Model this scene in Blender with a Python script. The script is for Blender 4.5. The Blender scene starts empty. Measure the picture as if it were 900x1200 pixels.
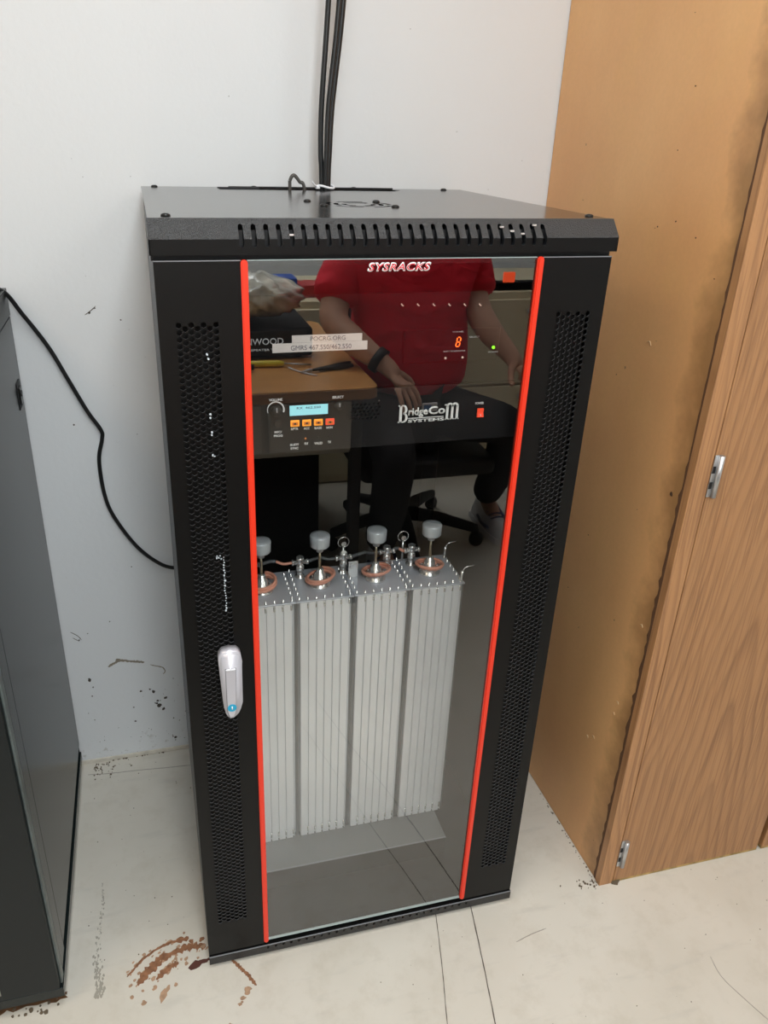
import bpy, bmesh, math, random
from mathutils import Matrix, Vector, Euler
random.seed(7)
PI = math.pi
scn = bpy.context.scene
COL = scn.collection

# ------------------------------------------------------------------ camera
cam_d = bpy.data.cameras.new('camera'); cam = bpy.data.objects.new('camera', cam_d); COL.objects.link(cam)
Rm = Matrix(((0.9672988611592268, 0.08474957024952164, -0.23906154760350784),
             (-0.2522585181582537, 0.4196627020030796, -0.8719225060543375),
             (0.026430157333334904, 0.9037149588725395, 0.42731805472427603)))
M4 = Rm.to_4x4(); M4.translation = Vector((-0.0137, -0.9651, 1.4104)); cam.matrix_world = M4
cam_d.sensor_fit = 'HORIZONTAL'; cam_d.sensor_width = 36.0
cam_d.lens = 913.758 / 900 * 36.0
cam_d.shift_x = (450 - 415.239) / 900; cam_d.shift_y = (587.206 - 600) / 900
cam_d.clip_start = 0.02
scn.camera = cam
# ------------------------------------------------------------------ world, exposure, ceiling lamps' light
w = bpy.data.worlds.new('world'); scn.world = w; w.use_nodes = True
w.node_tree.nodes['Background'].inputs[0].default_value = (0.5, 0.55, 0.6, 1)
w.node_tree.nodes['Background'].inputs[1].default_value = 0.15
vs = scn.view_settings
vs.view_transform = 'Standard'; vs.look = 'None'; vs.gamma = 1.0; vs.use_curve_mapping = False
vs.exposure = -0.44
scn.cycles.max_bounces = 10; scn.cycles.diffuse_bounces = 5; scn.cycles.glossy_bounces = 5
scn.cycles.transparent_max_bounces = 12; scn.cycles.use_denoising = True
scn.cycles.caustics_reflective = False; scn.cycles.caustics_refractive = False
LAMPS = [((0.14, -0.74), 20, (0.93, 0.98, 1.0)), ((0.18, -2.45), 84, (0.92, 0.975, 1.0)), ((1.65, -1.3), 10, (1.0, 0.98, 0.95)), ((-1.30, -0.95), 12, (1.0, 0.72, 0.46))]
CEIL = 2.62
WALL_Y = 0.592
for (lx, ly), pw, lc in LAMPS:
    ld = bpy.data.lights.new('lamp_light', 'AREA'); ld.shape = 'RECTANGLE'; ld.size = 0.56; ld.size_y = 1.16
    ld.energy = pw; ld.color = lc
    lo = bpy.data.objects.new('lamp_light', ld); COL.objects.link(lo); lo.location = (lx, ly, CEIL - 0.035)

# ------------------------------------------------------------------ materials
def mat(name, col=(0.5, 0.5, 0.5), rough=0.5, metal=0.0, emit=None, estr=1.0, spec=0.5, coat=0.0, bump=None, alpha=None, noise=None):
    """noise=(scale, amount, detail) colour variation; bump=(scale, strength)"""
    m = bpy.data.materials.new(name); m.use_nodes = True
    nt = m.node_tree; b = nt.nodes['Principled BSDF']
    b.inputs['Base Color'].default_value = (*col, 1); b.inputs['Roughness'].default_value = rough
    b.inputs['Metallic'].default_value = metal; b.inputs['Specular IOR Level'].default_value = spec
    b.inputs['Coat Weight'].default_value = coat
    if emit:
        b.inputs['Emission Color'].default_value = (*emit, 1); b.inputs['Emission Strength'].default_value = estr
    if noise or bump:
        g = nt.nodes.new('ShaderNodeNewGeometry')
    if noise:
        n = nt.nodes.new('ShaderNodeTexNoise'); n.inputs['Scale'].default_value = noise[0]; n.inputs['Detail'].default_value = noise[2] if len(noise) > 2 else 3
        nt.links.new(g.outputs['Position'], n.inputs['Vector'])
        r = nt.nodes.new('ShaderNodeMapRange'); r.inputs[1].default_value = 0.3; r.inputs[2].default_value = 0.7
        r.inputs[3].default_value = 1 - noise[1]; r.inputs[4].default_value = 1 + noise[1]
        nt.links.new(n.outputs['Fac'], r.inputs[0])
        mx = nt.nodes.new('ShaderNodeVectorMath'); mx.operation = 'SCALE'; mx.inputs[0].default_value = col
        nt.links.new(r.outputs[0], mx.inputs['Scale']); nt.links.new(mx.outputs[0], b.inputs['Base Color'])
    if bump:
        n2 = nt.nodes.new('ShaderNodeTexNoise'); n2.inputs['Scale'].default_value = bump[0]; n2.inputs['Detail'].default_value = 2
        nt.links.new(g.outputs['Position'], n2.inputs['Vector'])
        bp = nt.nodes.new('ShaderNodeBump'); bp.inputs['Strength'].default_value = bump[1]; bp.inputs['Distance'].default_value = 0.001
        nt.links.new(n2.outputs['Fac'], bp.inputs['Height']); nt.links.new(bp.outputs[0], b.inputs['Normal'])
    return m

def N(nt, t, **kw):
    n = nt.nodes.new(t)
    for k, v in kw.items(): setattr(n, k, v)
    return n
def ramp(nt, fac, stops, interp='LINEAR'):
    r = N(nt, 'ShaderNodeValToRGB'); r.color_ramp.interpolation = interp
    e = r.color_ramp.elements
    while len(e) < len(stops): e.new(0.5)
    for el, (p, c) in zip(e, stops): el.position = p; el.color = (*c, 1)
    nt.links.new(fac, r.inputs[0]); return r.outputs[0]
def mixc(nt, fac, a, b, mode='MIX'):
    m = N(nt, 'ShaderNodeMix', data_type='RGBA', blend_type=mode)
    for s, v in ((m.inputs[0], fac), (m.inputs[6], a), (m.inputs[7], b)):
        if isinstance(v, (int, float)): s.default_value = v
        elif isinstance(v, tuple): s.default_value = (*v, 1)
        else: nt.links.new(v, s)
    return m.outputs[2]
def mth(nt, op, a, b=None, c=None):
    m = N(nt, 'ShaderNodeMath', operation=op)
    for i, v in enumerate((a, b, c)):
        if v is None: continue
        if isinstance(v, (int, float)): m.inputs[i].default_value = v
        else: nt.links.new(v, m.inputs[i])
    return m.outputs[0]
def noise(nt, vec, scale, detail=3, rough=0.5, sc=(1, 1, 1), off=(0, 0, 0), dist=0):
    mp = N(nt, 'ShaderNodeMapping'); mp.inputs['Scale'].default_value = sc; mp.inputs['Location'].default_value = off
    nt.links.new(vec, mp.inputs[0])
    n = N(nt, 'ShaderNodeTexNoise'); n.inputs['Scale'].default_value = scale; n.inputs['Detail'].default_value = detail
    n.inputs['Roughness'].default_value = rough; n.inputs['Distortion'].default_value = dist
    nt.links.new(mp.outputs[0], n.inputs[0]); return n.outputs['Fac']
def base(name, rough):
    m = bpy.data.materials.new(name); m.use_nodes = True; nt = m.node_tree; b = nt.nodes['Principled BSDF']
    b.inputs['Roughness'].default_value = rough
    g = N(nt, 'ShaderNodeNewGeometry'); return m, nt, b, g.outputs['Position']
def addbump(nt, b, h, s, d=0.001):
    bp = N(nt, 'ShaderNodeBump'); bp.inputs['Strength'].default_value = s; bp.inputs['Distance'].default_value = d
    nt.links.new(h, bp.inputs['Height']); nt.links.new(bp.outputs[0], b.inputs['Normal'])

def make_wall():
    m, nt, b, P = base('painted_wall', 0.55)
    n1 = noise(nt, P, 1.6, 3); n2 = noise(nt, P, 28, 4, 0.65)
    c = mixc(nt, n1, (0.69, 0.715, 0.735), (0.74, 0.76, 0.775))
    d = ramp(nt, n2, [(0.0, (0, 0, 0)), (0.70, (0, 0, 0)), (0.80, (1, 1, 1))])
    c = mixc(nt, mth(nt, 'MULTIPLY', d, 0.16), c, (0.45, 0.43, 0.38))
    # grubby band low down near the floor
    sx = N(nt, 'ShaderNodeSeparateXYZ'); nt.links.new(P, sx.inputs[0])
    low = N(nt, 'ShaderNodeMapRange'); low.inputs[1].default_value = 0.10; low.inputs[2].default_value = 0.0
    nt.links.new(sx.outputs[2], low.inputs[0])
    n3 = noise(nt, P, 40, 5, 0.7)
    spk = ramp(nt, n3, [(0.0, (0, 0, 0)), (0.60, (0, 0, 0)), (0.68, (1, 1, 1))])
    c = mixc(nt, mth(nt, 'MULTIPLY', mth(nt, 'MULTIPLY', spk, low.outputs[0]), 0.6), c, (0.2, 0.16, 0.10))
    nt.links.new(c, b.inputs['Base Color'])
    addbump(nt, b, noise(nt, P, 90, 3), 0.25, 0.0015)
    return m
def make_floor():
    m, nt, b, P = base('worn_floor', 0.42)
    n1 = noise(nt, P, 2.2, 4, 0.6); n2 = noise(nt, P, 14, 5, 0.7); n3 = noise(nt, P, 55, 4, 0.6, off=(3, 1, 0)); n4 = noise(nt, P, 7, 4, 0.6, sc=(1, 4, 1), off=(5, 2, 0))
    c = mixc(nt, ramp(nt, n1, [(0.35, (0, 0, 0)), (0.65, (1, 1, 1))]), (0.62, 0.585, 0.51), (0.70, 0.67, 0.60))
    c = mixc(nt, mth(nt, 'MULTIPLY', ramp(nt, n2, [(0.5, (0, 0, 0)), (0.75, (1, 1, 1))]), 0.35), c, (0.47, 0.42, 0.33))
    c = mixc(nt, mth(nt, 'MULTIPLY', ramp(nt, n4, [(0.58, (0, 0, 0)), (0.7, (1, 1, 1))]), 0.35), c, (0.52, 0.50, 0.45))
    c = mixc(nt, mth(nt, 'MULTIPLY', ramp(nt, n3, [(0.72, (0, 0, 0)), (0.78, (1, 1, 1))]), 0.5), c, (0.24, 0.19, 0.13))
    nt.links.new(c, b.inputs['Base Color'])
    nt.links.new(ramp(nt, n2, [(0.3, (0.36, 0.36, 0.36)), (0.7, (0.5, 0.5, 0.5))]), b.inputs['Roughness'])
    addbump(nt, b, n2, 0.25, 0.001)
    return m
def make_tan():
    m, nt, b, P = base('brown_hardboard', 0.42)
    n1 = noise(nt, P, 2.5, 4, 0.6, sc=(1, 1, 0.6)); n2 = noise(nt, P, 9, 5, 0.65, sc=(1, 1, 0.5), off=(4, 2, 1)); n3 = noise(nt, P, 160, 3)
    c = mixc(nt, ramp(nt, n1, [(0.3, (0, 0, 0)), (0.7, (1, 1, 1))]), (0.72, 0.36, 0.15), (0.84, 0.48, 0.21))
    c = mixc(nt, mth(nt, 'MULTIPLY', ramp(nt, n2, [(0.5, (0, 0, 0)), (0.72, (1, 1, 1))]), 0.4), c, (0.80, 0.46, 0.17))
    c = mixc(nt, mth(nt, 'MULTIPLY', n3, 0.2), c, (0.40, 0.22, 0.10))
    # grime soaked into the front edge
    sx = N(nt, 'ShaderNodeSeparateXYZ'); nt.links.new(P, sx.inputs[0])
    yy = mth(nt, 'ADD', sx.outputs[1], mth(nt, 'MULTIPLY', mth(nt, 'SUBTRACT', noise(nt, P, 11, 4, 0.6, off=(7, 0, 2)), 0.5), 0.11))
    e = N(nt, 'ShaderNodeMapRange'); e.inputs[1].default_value = 0.065; e.inputs[2].default_value = 0.015; nt.links.new(yy, e.inputs[0])
    c = mixc(nt, mth(nt, 'MULTIPLY', e.outputs[0], 0.62), c, (0.15, 0.075, 0.022))
    sp = ramp(nt, noise(nt, P, 38, 2, 0.5, off=(1, 9, 4)), [(0.80, (0, 0, 0)), (0.81, (1, 1, 1))])
    c = mixc(nt, mth(nt, 'MULTIPLY', sp, 0.7), c, (0.10, 0.05, 0.02))
    nt.links.new(c, b.inputs['Base Color'])
    return m
def make_oak(name, x0, z0, tint=1.0, flip=1):
    m, nt, b, P = base(name, 0.42)
    sx = N(nt, 'ShaderNodeSeparateXYZ'); nt.links.new(P, sx.inputs[0])
    wob = mth(nt, 'SUBTRACT', noise(nt, P, 1.9, 3, 0.5, sc=(1.0, 1, 0.55)), 0.5)
    wob2 = mth(nt, 'SUBTRACT', noise(nt, P, 14, 2, 0.5, sc=(1.0, 1, 0.3)), 0.5)
    dx = mth(nt, 'ADD', mth(nt, 'SUBTRACT', sx.outputs[0], x0), mth(nt, 'MULTIPLY', wob, 0.10))
    dz = mth(nt, 'MULTIPLY', mth(nt, 'SUBTRACT', sx.outputs[2], z0), 0.10 * flip)
    r = mth(nt, 'ADD', mth(nt, 'SQRT', mth(nt, 'ADD', mth(nt, 'MULTIPLY', dx, dx), 0.0006)), dz)
    r = mth(nt, 'ADD', r, mth(nt, 'MULTIPLY', wob2, 0.010))
    s = mth(nt, 'FRACT', mth(nt, 'MULTIPLY', r, 48.0))
    band = ramp(nt, s, [(0.0, (0.1, 0.1, 0.1)), (0.45, (0.15, 0.15, 0.15)), (0.86, (1, 1, 1)), (0.95, (0.3, 0.3, 0.3)), (1.0, (0.1, 0.1, 0.1))])
    fine = noise(nt, P, 1, 3, 0.6, sc=(300, 300, 5))
    fine2 = noise(nt, P, 1, 3, 0.6, sc=(90, 90, 2.0), off=(2, 0, 5))
    big = noise(nt, P, 2.0, 2, 0.5, sc=(2.5, 1, 0.6), off=(3, 3, 0))
    a = tuple(v * tint for v in (0.44, 0.225, 0.095)); d = tuple(v * tint for v in (0.20, 0.092, 0.040))
    c = mixc(nt, mth(nt, 'MULTIPLY', mth(nt, 'MULTIPLY', band, ramp(nt, noise(nt, P, 1, 3, 0.6, sc=(14, 14, 1.5), off=(8, 1, 2)), [(0.35, (0.35, 0.35, 0.35)), (0.65, (1, 1, 1))])), 0.85), a, d)
    c = mixc(nt, mth(nt, 'MULTIPLY', ramp(nt, fine, [(0.50, (0, 0, 0)), (0.62, (1, 1, 1))]), 0.55), c, tuple(v * tint for v in (0.17, 0.078, 0.034)))
    c = mixc(nt, mth(nt, 'MULTIPLY', ramp(nt, fine2, [(0.4, (0, 0, 0)), (0.7, (1, 1, 1))]), 0.3), c, tuple(v * tint for v in (0.45, 0.25, 0.115)))
    c = mixc(nt, mth(nt, 'MULTIPLY', big, 0.35), c, tuple(v * tint for v in (0.29, 0.14, 0.062)))
    nt.links.new(c, b.inputs['Base Color'])
    addbump(nt, b, fine, 0.10, 0.0006)
    return m
def make_glass(name, tint, F0, front=True):
    m = bpy.data.materials.new(name); m.use_nodes = True; nt = m.node_tree
    nt.nodes.remove(nt.nodes['Principled BSDF']); out = nt.nodes['Material Output']
    t = N(nt, 'ShaderNodeBsdfTransparent'); t.inputs[0].default_value = (*tint, 1)
    if not front:
        nt.links.new(t.outputs[0], out.inputs[0]); return m
    gl = N(nt, 'ShaderNodeBsdfGlossy'); gl.inputs['Roughness'].default_value = 0.0
    g = N(nt, 'ShaderNodeNewGeometry')
    dt = N(nt, 'ShaderNodeVectorMath', operation='DOT_PRODUCT'); nt.links.new(g.outputs['Incoming'], dt.inputs[0]); nt.links.new(g.outputs['Normal'], dt.inputs[1])
    k = mth(nt, 'POWER', mth(nt, 'SUBTRACT', 1.0, mth(nt, 'ABSOLUTE', dt.outputs['Value'])), 5.0)
    f = mth(nt, 'ADD', mth(nt, 'MULTIPLY', k, 1 - F0), F0)
    mx = N(nt, 'ShaderNodeMixShader'); nt.links.new(f, mx.inputs[0]); nt.links.new(t.outputs[0], mx.inputs[1]); nt.links.new(gl.outputs[0], mx.inputs[2])
    nt.links.new(mx.outputs[0], out.inputs[0]); return m

M = {}
M['wall'] = make_wall(); M['floor'] = make_floor(); M['tan'] = make_tan()
M['oak'] = make_oak('oak_laminate', 1.02, 0.50, 1.0, 1); M['oak2'] = make_oak('oak_laminate_second', 1.45, 0.2); M['stile'] = make_oak('oak_stile', 0.3, 0.4, 1.08)
M['rawedge'] = mat('raw_board_edge', (0.42, 0.29, 0.11), 0.8, noise=(60, 0.35, 4))
M['ceiling'] = mat('ceiling_paint', (0.75, 0.75, 0.72), 0.8)
M['steel'] = mat('black_powder_coat', (0.006, 0.006, 0.0075), 0.36, spec=0.55, bump=(1400, 0.35))
M['sparkle'] = mat('chamfer_sheen_powder_coat', (0.008, 0.010, 0.013), 0.30, spec=0.8, bump=(700, 1.6))
M['satin'] = mat('black_satin_top', (0.020, 0.020, 0.019), 0.17, spec=0.9)
M['door'] = mat('door_black', (0.004, 0.004, 0.004), 0.40, spec=0.22)
M['holewall'] = mat('lit_hole_edge', (0.075, 0.078, 0.085), 0.35, spec=0.6)  # paler than the door: paints the light caught on hole edges
M['dark'] = mat('interior_black', (0.004, 0.004, 0.004), 0.6, spec=0.2)
M['edge'] = mat('edge_highlight', (0.22, 0.23, 0.25), 0.35)  # pale colour for thin strips that paint a highlight along edges
M['screw'] = mat('screw_black', (0.03, 0.03, 0.03), 0.3, metal=0.6)
M['red'] = mat('red_trim', (0.80, 0.040, 0.014), 0.36, emit=(1.0, 0.03, 0.01), estr=0.0)
M['glass'] = make_glass('door_glass', (0.97, 0.975, 0.97), 0.19); M['glass_in'] = make_glass('door_glass_inner', (0.97, 0.98, 0.97), 0.0, False)
M['glassedge'] = mat('glass_edge', (0.45, 0.55, 0.55), 0.2)
M['handle'] = mat('silver_handle', (0.60, 0.60, 0.66), 0.34, metal=0.35)
M['handle_dark'] = mat('handle_seam', (0.12, 0.12, 0.14), 0.5)
M['blue'] = mat('blue_sticker', (0.02, 0.36, 0.58), 0.45)
M['white'] = mat('white_print', (0.85, 0.85, 0.85), 0.6)
M['grey_print'] = mat('grey_print', (0.42, 0.42, 0.44), 0.6)
M['label'] = mat('label_tape', (0.72, 0.66, 0.64), 0.5)
M['label_ink'] = mat('label_ink', (0.10, 0.09, 0.13), 0.6)
M['panel'] = mat('radio_panel_black', (0.005, 0.005, 0.006), 0.55, spec=0.1)
M['panel2'] = mat('radio_panel_grey', (0.009, 0.009, 0.010), 0.5, spec=0.25)
M['lcd'] = mat('lcd_lit', (0.2, 0.5, 0.55), 0.3, emit=(0.38, 0.80, 0.88), estr=0.95)
M['lcd_ink'] = mat('lcd_ink', (0.02, 0.1, 0.14), 0.5)
M['amber'] = mat('amber_button', (0.9, 0.35, 0.03), 0.35, emit=(1.0, 0.36, 0.03), estr=0.9)
M['amber_in'] = mat('amber_button_face', (0.55, 0.16, 0.02), 0.4, emit=(0.9, 0.22, 0.02), estr=0.35)
M['redbtn'] = mat('red_button', (0.8, 0.05, 0.03), 0.35, emit=(1.0, 0.10, 0.03), estr=0.75)
M['led_red'] = mat('led_red', (1, 0.1, 0.02), 0.4, emit=(1.0, 0.16, 0.02), estr=3.0)
M['led_green'] = mat('led_green', (0.2, 1, 0.05), 0.4, emit=(0.30, 1.0, 0.02), estr=2.0)
M['led_white'] = mat('led_faint', (0.6, 0.5, 0.45), 0.4, emit=(0.9, 0.55, 0.42), estr=0.35)
M['alu'] = mat('ribbed_aluminium', (0.93, 0.94, 0.96), 0.40, metal=0.3, noise=(14, 0.03))
M['alu_top'] = mat('aluminium_top', (0.62, 0.65, 0.72), 0.34, metal=0.35)
M['alu_dark'] = mat('aluminium_groove', (0.22, 0.23, 0.24), 0.4, metal=0.7)
M['knob'] = mat('grey_knob', (0.66, 0.70, 0.74), 0.32, metal=0.2)
M['chrome'] = mat('bright_nickel', (0.85, 0.85, 0.83), 0.24, metal=0.75)
M['brass'] = mat('dull_brass_rod', (0.62, 0.55, 0.40), 0.28, metal=1.0)
M['copper'] = mat('pinkish_coax', (0.82, 0.36, 0.25), 0.38)
M['coaxgrey'] = mat('grey_sleeve', (0.10, 0.11, 0.12), 0.5)
M['plinth'] = mat('grey_shelf', (0.16, 0.165, 0.165), 0.40, metal=0.3)
M['rubber'] = mat('black_rubber', (0.009, 0.009, 0.009), 0.45)
M['cable'] = mat('black_cable', (0.008, 0.009, 0.010), 0.35)
M['wht'] = mat('white_plastic', (0.80, 0.82, 0.86), 0.4)
M['rackgreen'] = mat('grey_green_enamel', (0.009, 0.014, 0.014), 0.26, spec=0.40, noise=(3, 0.12))
M['rackgreen2'] = mat('grey_green_front', (0.010, 0.013, 0.014), 0.42, spec=0.3)
M['seam'] = mat('seam_black', (0.006, 0.006, 0.007), 0.6)
M['zinc'] = mat('zinc_hinge', (0.55, 0.56, 0.57), 0.35, metal=0.85)
M['rust'] = mat('rust_stain', (0.26, 0.12, 0.06), 0.8, noise=(90, 0.35, 4))
M['rust2'] = mat('pale_rust_stain', (0.42, 0.27, 0.17), 0.8, noise=(90, 0.25, 4))
M['scuff'] = mat('black_scuff', (0.06, 0.05, 0.04), 0.8)
M['scuff2'] = mat('faint_scuff', (0.36, 0.33, 0.29), 0.8)
M['crack'] = mat('crack_dark', (0.13, 0.11, 0.09), 0.9)
M['dirt'] = mat('dirt_crumbs', (0.13, 0.10, 0.065), 0.9)
M['troffer'] = mat('lamp_frame', (0.8, 0.8, 0.8), 0.5)
M['diffuser'] = mat('lamp_diffuser', (0.9, 0.9, 0.9), 0.5, emit=(1.0, 0.97, 0.92), estr=2.5)

# ------------------------------------------------------------------ mesh helpers
def new(): return bmesh.new()
def box(bm, x0, x1, y0, y1, z0, z1, bev=0.0, mi=0, seg=1):
    r = bmesh.ops.create_cube(bm, size=1.0, matrix=Matrix.Translation(((x0+x1)/2, (y0+y1)/2, (z0+z1)/2)) @ Matrix.Diagonal((abs(x1-x0), abs(y1-y0), abs(z1-z0), 1)))
    fs = set(f for v in r['verts'] for f in v.link_faces)
    for f in fs: f.material_index = mi
    if bev > 0:
        es = list(set(e for v in r['verts'] for e in v.link_edges))
        rr = bmesh.ops.bevel(bm, geom=es, offset=bev, segments=seg, affect='EDGES', profile=0.5)
        for f in rr['faces']: f.material_index = mi
    return r
def frame_mat(p, d):
    d = Vector(d).normalized(); q = d.to_track_quat('Z', 'Y'); return Matrix.Translation(Vector(p)) @ q.to_matrix().to_4x4()
def lathe(bm, prof, M0=Matrix(), n=24, mi=0, smooth=True):
    """prof: list of (r, z); closed at axis with caps"""
    rings = []
    for r, z in prof:
        rings.append([bm.verts.new(M0 @ Vector((r*math.cos(2*PI*i/n), r*math.sin(2*PI*i/n), z))) for i in range(n)])
    for a, b in zip(rings, rings[1:]):
        for i in range(n):
            f = bm.faces.new((a[i], a[(i+1) % n], b[(i+1) % n], b[i])); f.material_index = mi; f.smooth = smooth
    f = bm.faces.new(list(reversed(rings[0]))); f.material_index = mi
    f = bm.faces.new(rings[-1]); f.material_index = mi
def cyl(bm, p0, p1, r, n=16, mi=0):
    p0 = Vector(p0); p1 = Vector(p1); L = (p1-p0).length
    lathe(bm, [(r, 0), (r, L)], frame_mat(p0, p1-p0), n, mi)
def catmull(pts, k=8):
    P = [Vector(p) for p in pts]; P = [P[0]*2-P[1]] + P + [P[-1]*2-P[-2]]; out = []
    for i in range(1, len(P)-2):
        for s in range(k):
            t = s/k; a, b, c, d = P[i-1], P[i], P[i+1], P[i+2]
            out.append(0.5*((2*b)+(c-a)*t+(2*a-5*b+4*c-d)*t*t+(3*b-a-3*c+d)*t*t*t))
    out.append(P[-2]); return out
def tube(bm, pts, rad, n=10, k=8, mi=0, smooth_path=True, rads=None, flat=None):
    """rads: radius per control point. flat: (sx, sy) ellipse factors"""
    if smooth_path:
        path = catmull(pts, k)
        if rads:
            rr = [v.x for v in catmull([(r, 0, 0) for r in rads], k)]
    else:
        path = [Vector(p) for p in pts]; rr = rads
    if not rads: rr = [rad]*len(path)
    t0 = (path[1]-path[0]).normalized()
    up = Vector((0, 0, 1)) if abs(t0.z) < 0.9 else Vector((0, 1, 0))
    nx = t0.cross(up).normalized(); rings = []
    for i, p in enumerate(path):
        t = (path[min(i+1, len(path)-1)]-path[max(i-1, 0)]).normalized()
        nx = (nx - t*nx.dot(t)).normalized(); ny = t.cross(nx)
        fx, fy = flat or (1, 1)
        rings.append([bm.verts.new(p + nx*math.cos(2*PI*j/n)*rr[i]*fx + ny*math.sin(2*PI*j/n)*rr[i]*fy) for j in range(n)])
    for a, b in zip(rings, rings[1:]):
        for j in range(n):
            f = bm.faces.new((a[j], a[(j+1) % n], b[(j+1) % n], b[j])); f.smooth = True; f.material_index = mi
    f = bm.faces.new(list(reversed(rings[0]))); f.material_index = mi
    f = bm.faces.new(rings[-1]); f.material_index = mi
def prism(bm, pts2, plane, a, b, mi=0):
    """extrude polygon. plane 'xz': pts (x,z) from y=a to y=b; 'xy': z=a..b; 'yz': x=a..b"""
    def v(p, h):
        return {'xz': (p[0], h, p[1]), 'xy': (p[0], p[1], h), 'yz': (h, p[0], p[1])}[plane]
    A = [bm.verts.new(v(p, a)) for p in pts2]; B = [bm.verts.new(v(p, b)) for p in pts2]
    n = len(pts2)
    fs = [bm.faces.new(A), bm.faces.new(list(reversed(B)))]
    for i in range(n): fs.append(bm.faces.new((A[i], B[i], B[(i+1) % n], A[(i+1) % n])))
    for f in fs: f.material_index = mi
    return fs
WL = {}
def obj(name, bm, mats, parent=None, label=None, recenter=True, recalc=True, kind=None):
    if not isinstance(mats, (list, tuple)): mats = [mats]
    if isinstance(bm, bmesh.types.BMesh):
        if recalc: bmesh.ops.recalc_face_normals(bm, faces=bm.faces)
        me = bpy.data.meshes.new(name); bm.to_mesh(me); bm.free()
    else: me = bm
    c = Vector((0, 0, 0))
    if recenter and len(me.vertices):
        xs = [v.co for v in me.vertices]
        mn = Vector((min(v.x for v in xs), min(v.y for v in xs), min(v.z for v in xs))); mx = Vector((max(v.x for v in xs), max(v.y for v in xs), max(v.z for v in xs)))
        c = (mn+mx)/2; me.transform(Matrix.Translation(-c))
    for m in mats: me.materials.append(M[m] if isinstance(m, str) else m)
    o = bpy.data.objects.new(name, me); COL.objects.link(o)
    pl = WL[parent.name] if parent else Vector((0, 0, 0))
    o.location = c - pl; WL[o.name] = c
    if parent: o.parent = parent
    if label: o['label'] = label
    if kind: o['kind'] = kind
    return o
def thing(name, label, cat, loc, group=None):
    o = bpy.data.objects.new(name, None); COL.objects.link(o); o.location = loc; o.empty_display_size = 0.05
    WL[o.name] = Vector(loc); o['label'] = label; o['category'] = cat
    if group: o['group'] = group
    return o
def tag(o, label, cat, group=None):
    o['label'] = label; o['category'] = cat
    if group: o['group'] = group
    return o
def boolean(bm_a, bm_b):
    bmesh.ops.recalc_face_normals(bm_a, faces=bm_a.faces); bmesh.ops.recalc_face_normals(bm_b, faces=bm_b.faces)
    ma = bpy.data.meshes.new('a'); bm_a.to_mesh(ma); bm_a.free(); mb = bpy.data.meshes.new('b'); bm_b.to_mesh(mb); bm_b.free()
    oa = bpy.data.objects.new('a', ma); ob = bpy.data.objects.new('b', mb); COL.objects.link(oa); COL.objects.link(ob)
    md = oa.modifiers.new('b', 'BOOLEAN'); md.operation = 'DIFFERENCE'; md.object = ob; md.solver = 'EXACT'; md.use_self = True
    dg = bpy.context.evaluated_depsgraph_get(); dg.update()
    me = bpy.data.meshes.new_from_object(oa.evaluated_get(dg))
    bpy.data.objects.remove(oa); bpy.data.objects.remove(ob)
    me.materials.clear(); out = bmesh.new(); out.from_mesh(me); bpy.data.meshes.remove(me); return out
def capsule(cx, cz, hw, hh, n=6):
    """2-D upright capsule outline"""
    p = []
    for i in range(n+1): a = PI*i/n; p.append((cx+hw*math.cos(a), cz+hh-hw+hw*math.sin(a)))
    for i in range(n+1): a = PI+PI*i/n; p.append((cx+hw*math.cos(a), cz-hh+hw+hw*math.sin(a)))
    return p
def text(body, x0, x1, z0, z1, y, mi=0, bold=0.0, shear=0.0, slope=0.0, bm=None, ext=0.0004, spacing=1.0):
    """flat lettering facing -Y, fitted to the box; bold is the outline offset"""
    cu = bpy.data.curves.new('t', 'FONT'); cu.body = body; cu.size = 1; cu.offset = bold; cu.shear = shear; cu.resolution_u = 3; cu.space_character = spacing
    cu.align_x = 'LEFT'
    o = bpy.data.objects.new('t', cu); COL.objects.link(o)
    dg = bpy.context.evaluated_depsgraph_get(); dg.update()
    me = bpy.data.meshes.new_from_object(o.evaluated_get(dg)); bpy.data.objects.remove(o)
    if not len(me.vertices): return bm or new()
    xs = [v.co.x for v in me.vertices]; ys = [v.co.y for v in me.vertices]
    ax, bx_, ay, by = min(xs), max(xs), min(ys), max(ys)
    if bm is None: bm = new()
    t = bmesh.new(); t.from_mesh(me)
    for f in t.faces: f.material_index = mi
    r = bmesh.ops.extrude_face_region(t, geom=list(t.faces))
    top = [v for v in r['geom'] if isinstance(v, bmesh.types.BMVert)]
    for v in t.verts: v.co = Vector((x0+(v.co.x-ax)/(bx_-ax)*(x1-x0), y, z0+(v.co.y-ay)/(by-ay)*(z1-z0)+slope*(v.co.x-ax)/(bx_-ax)))
    for v in top: v.co.y -= ext
    bmesh.ops.recalc_face_normals(t, faces=t.faces)
    m2 = bpy.data.meshes.new('t2'); t.to_mesh(m2); t.free(); bm.from_mesh(m2); bpy.data.meshes.remove(m2); bpy.data.meshes.remove(me)
    return bm
def struct(name, bm, mats, label=None): 
    o = obj(name, bm, mats, None, label); o['kind'] = 'structure'; return o

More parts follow.
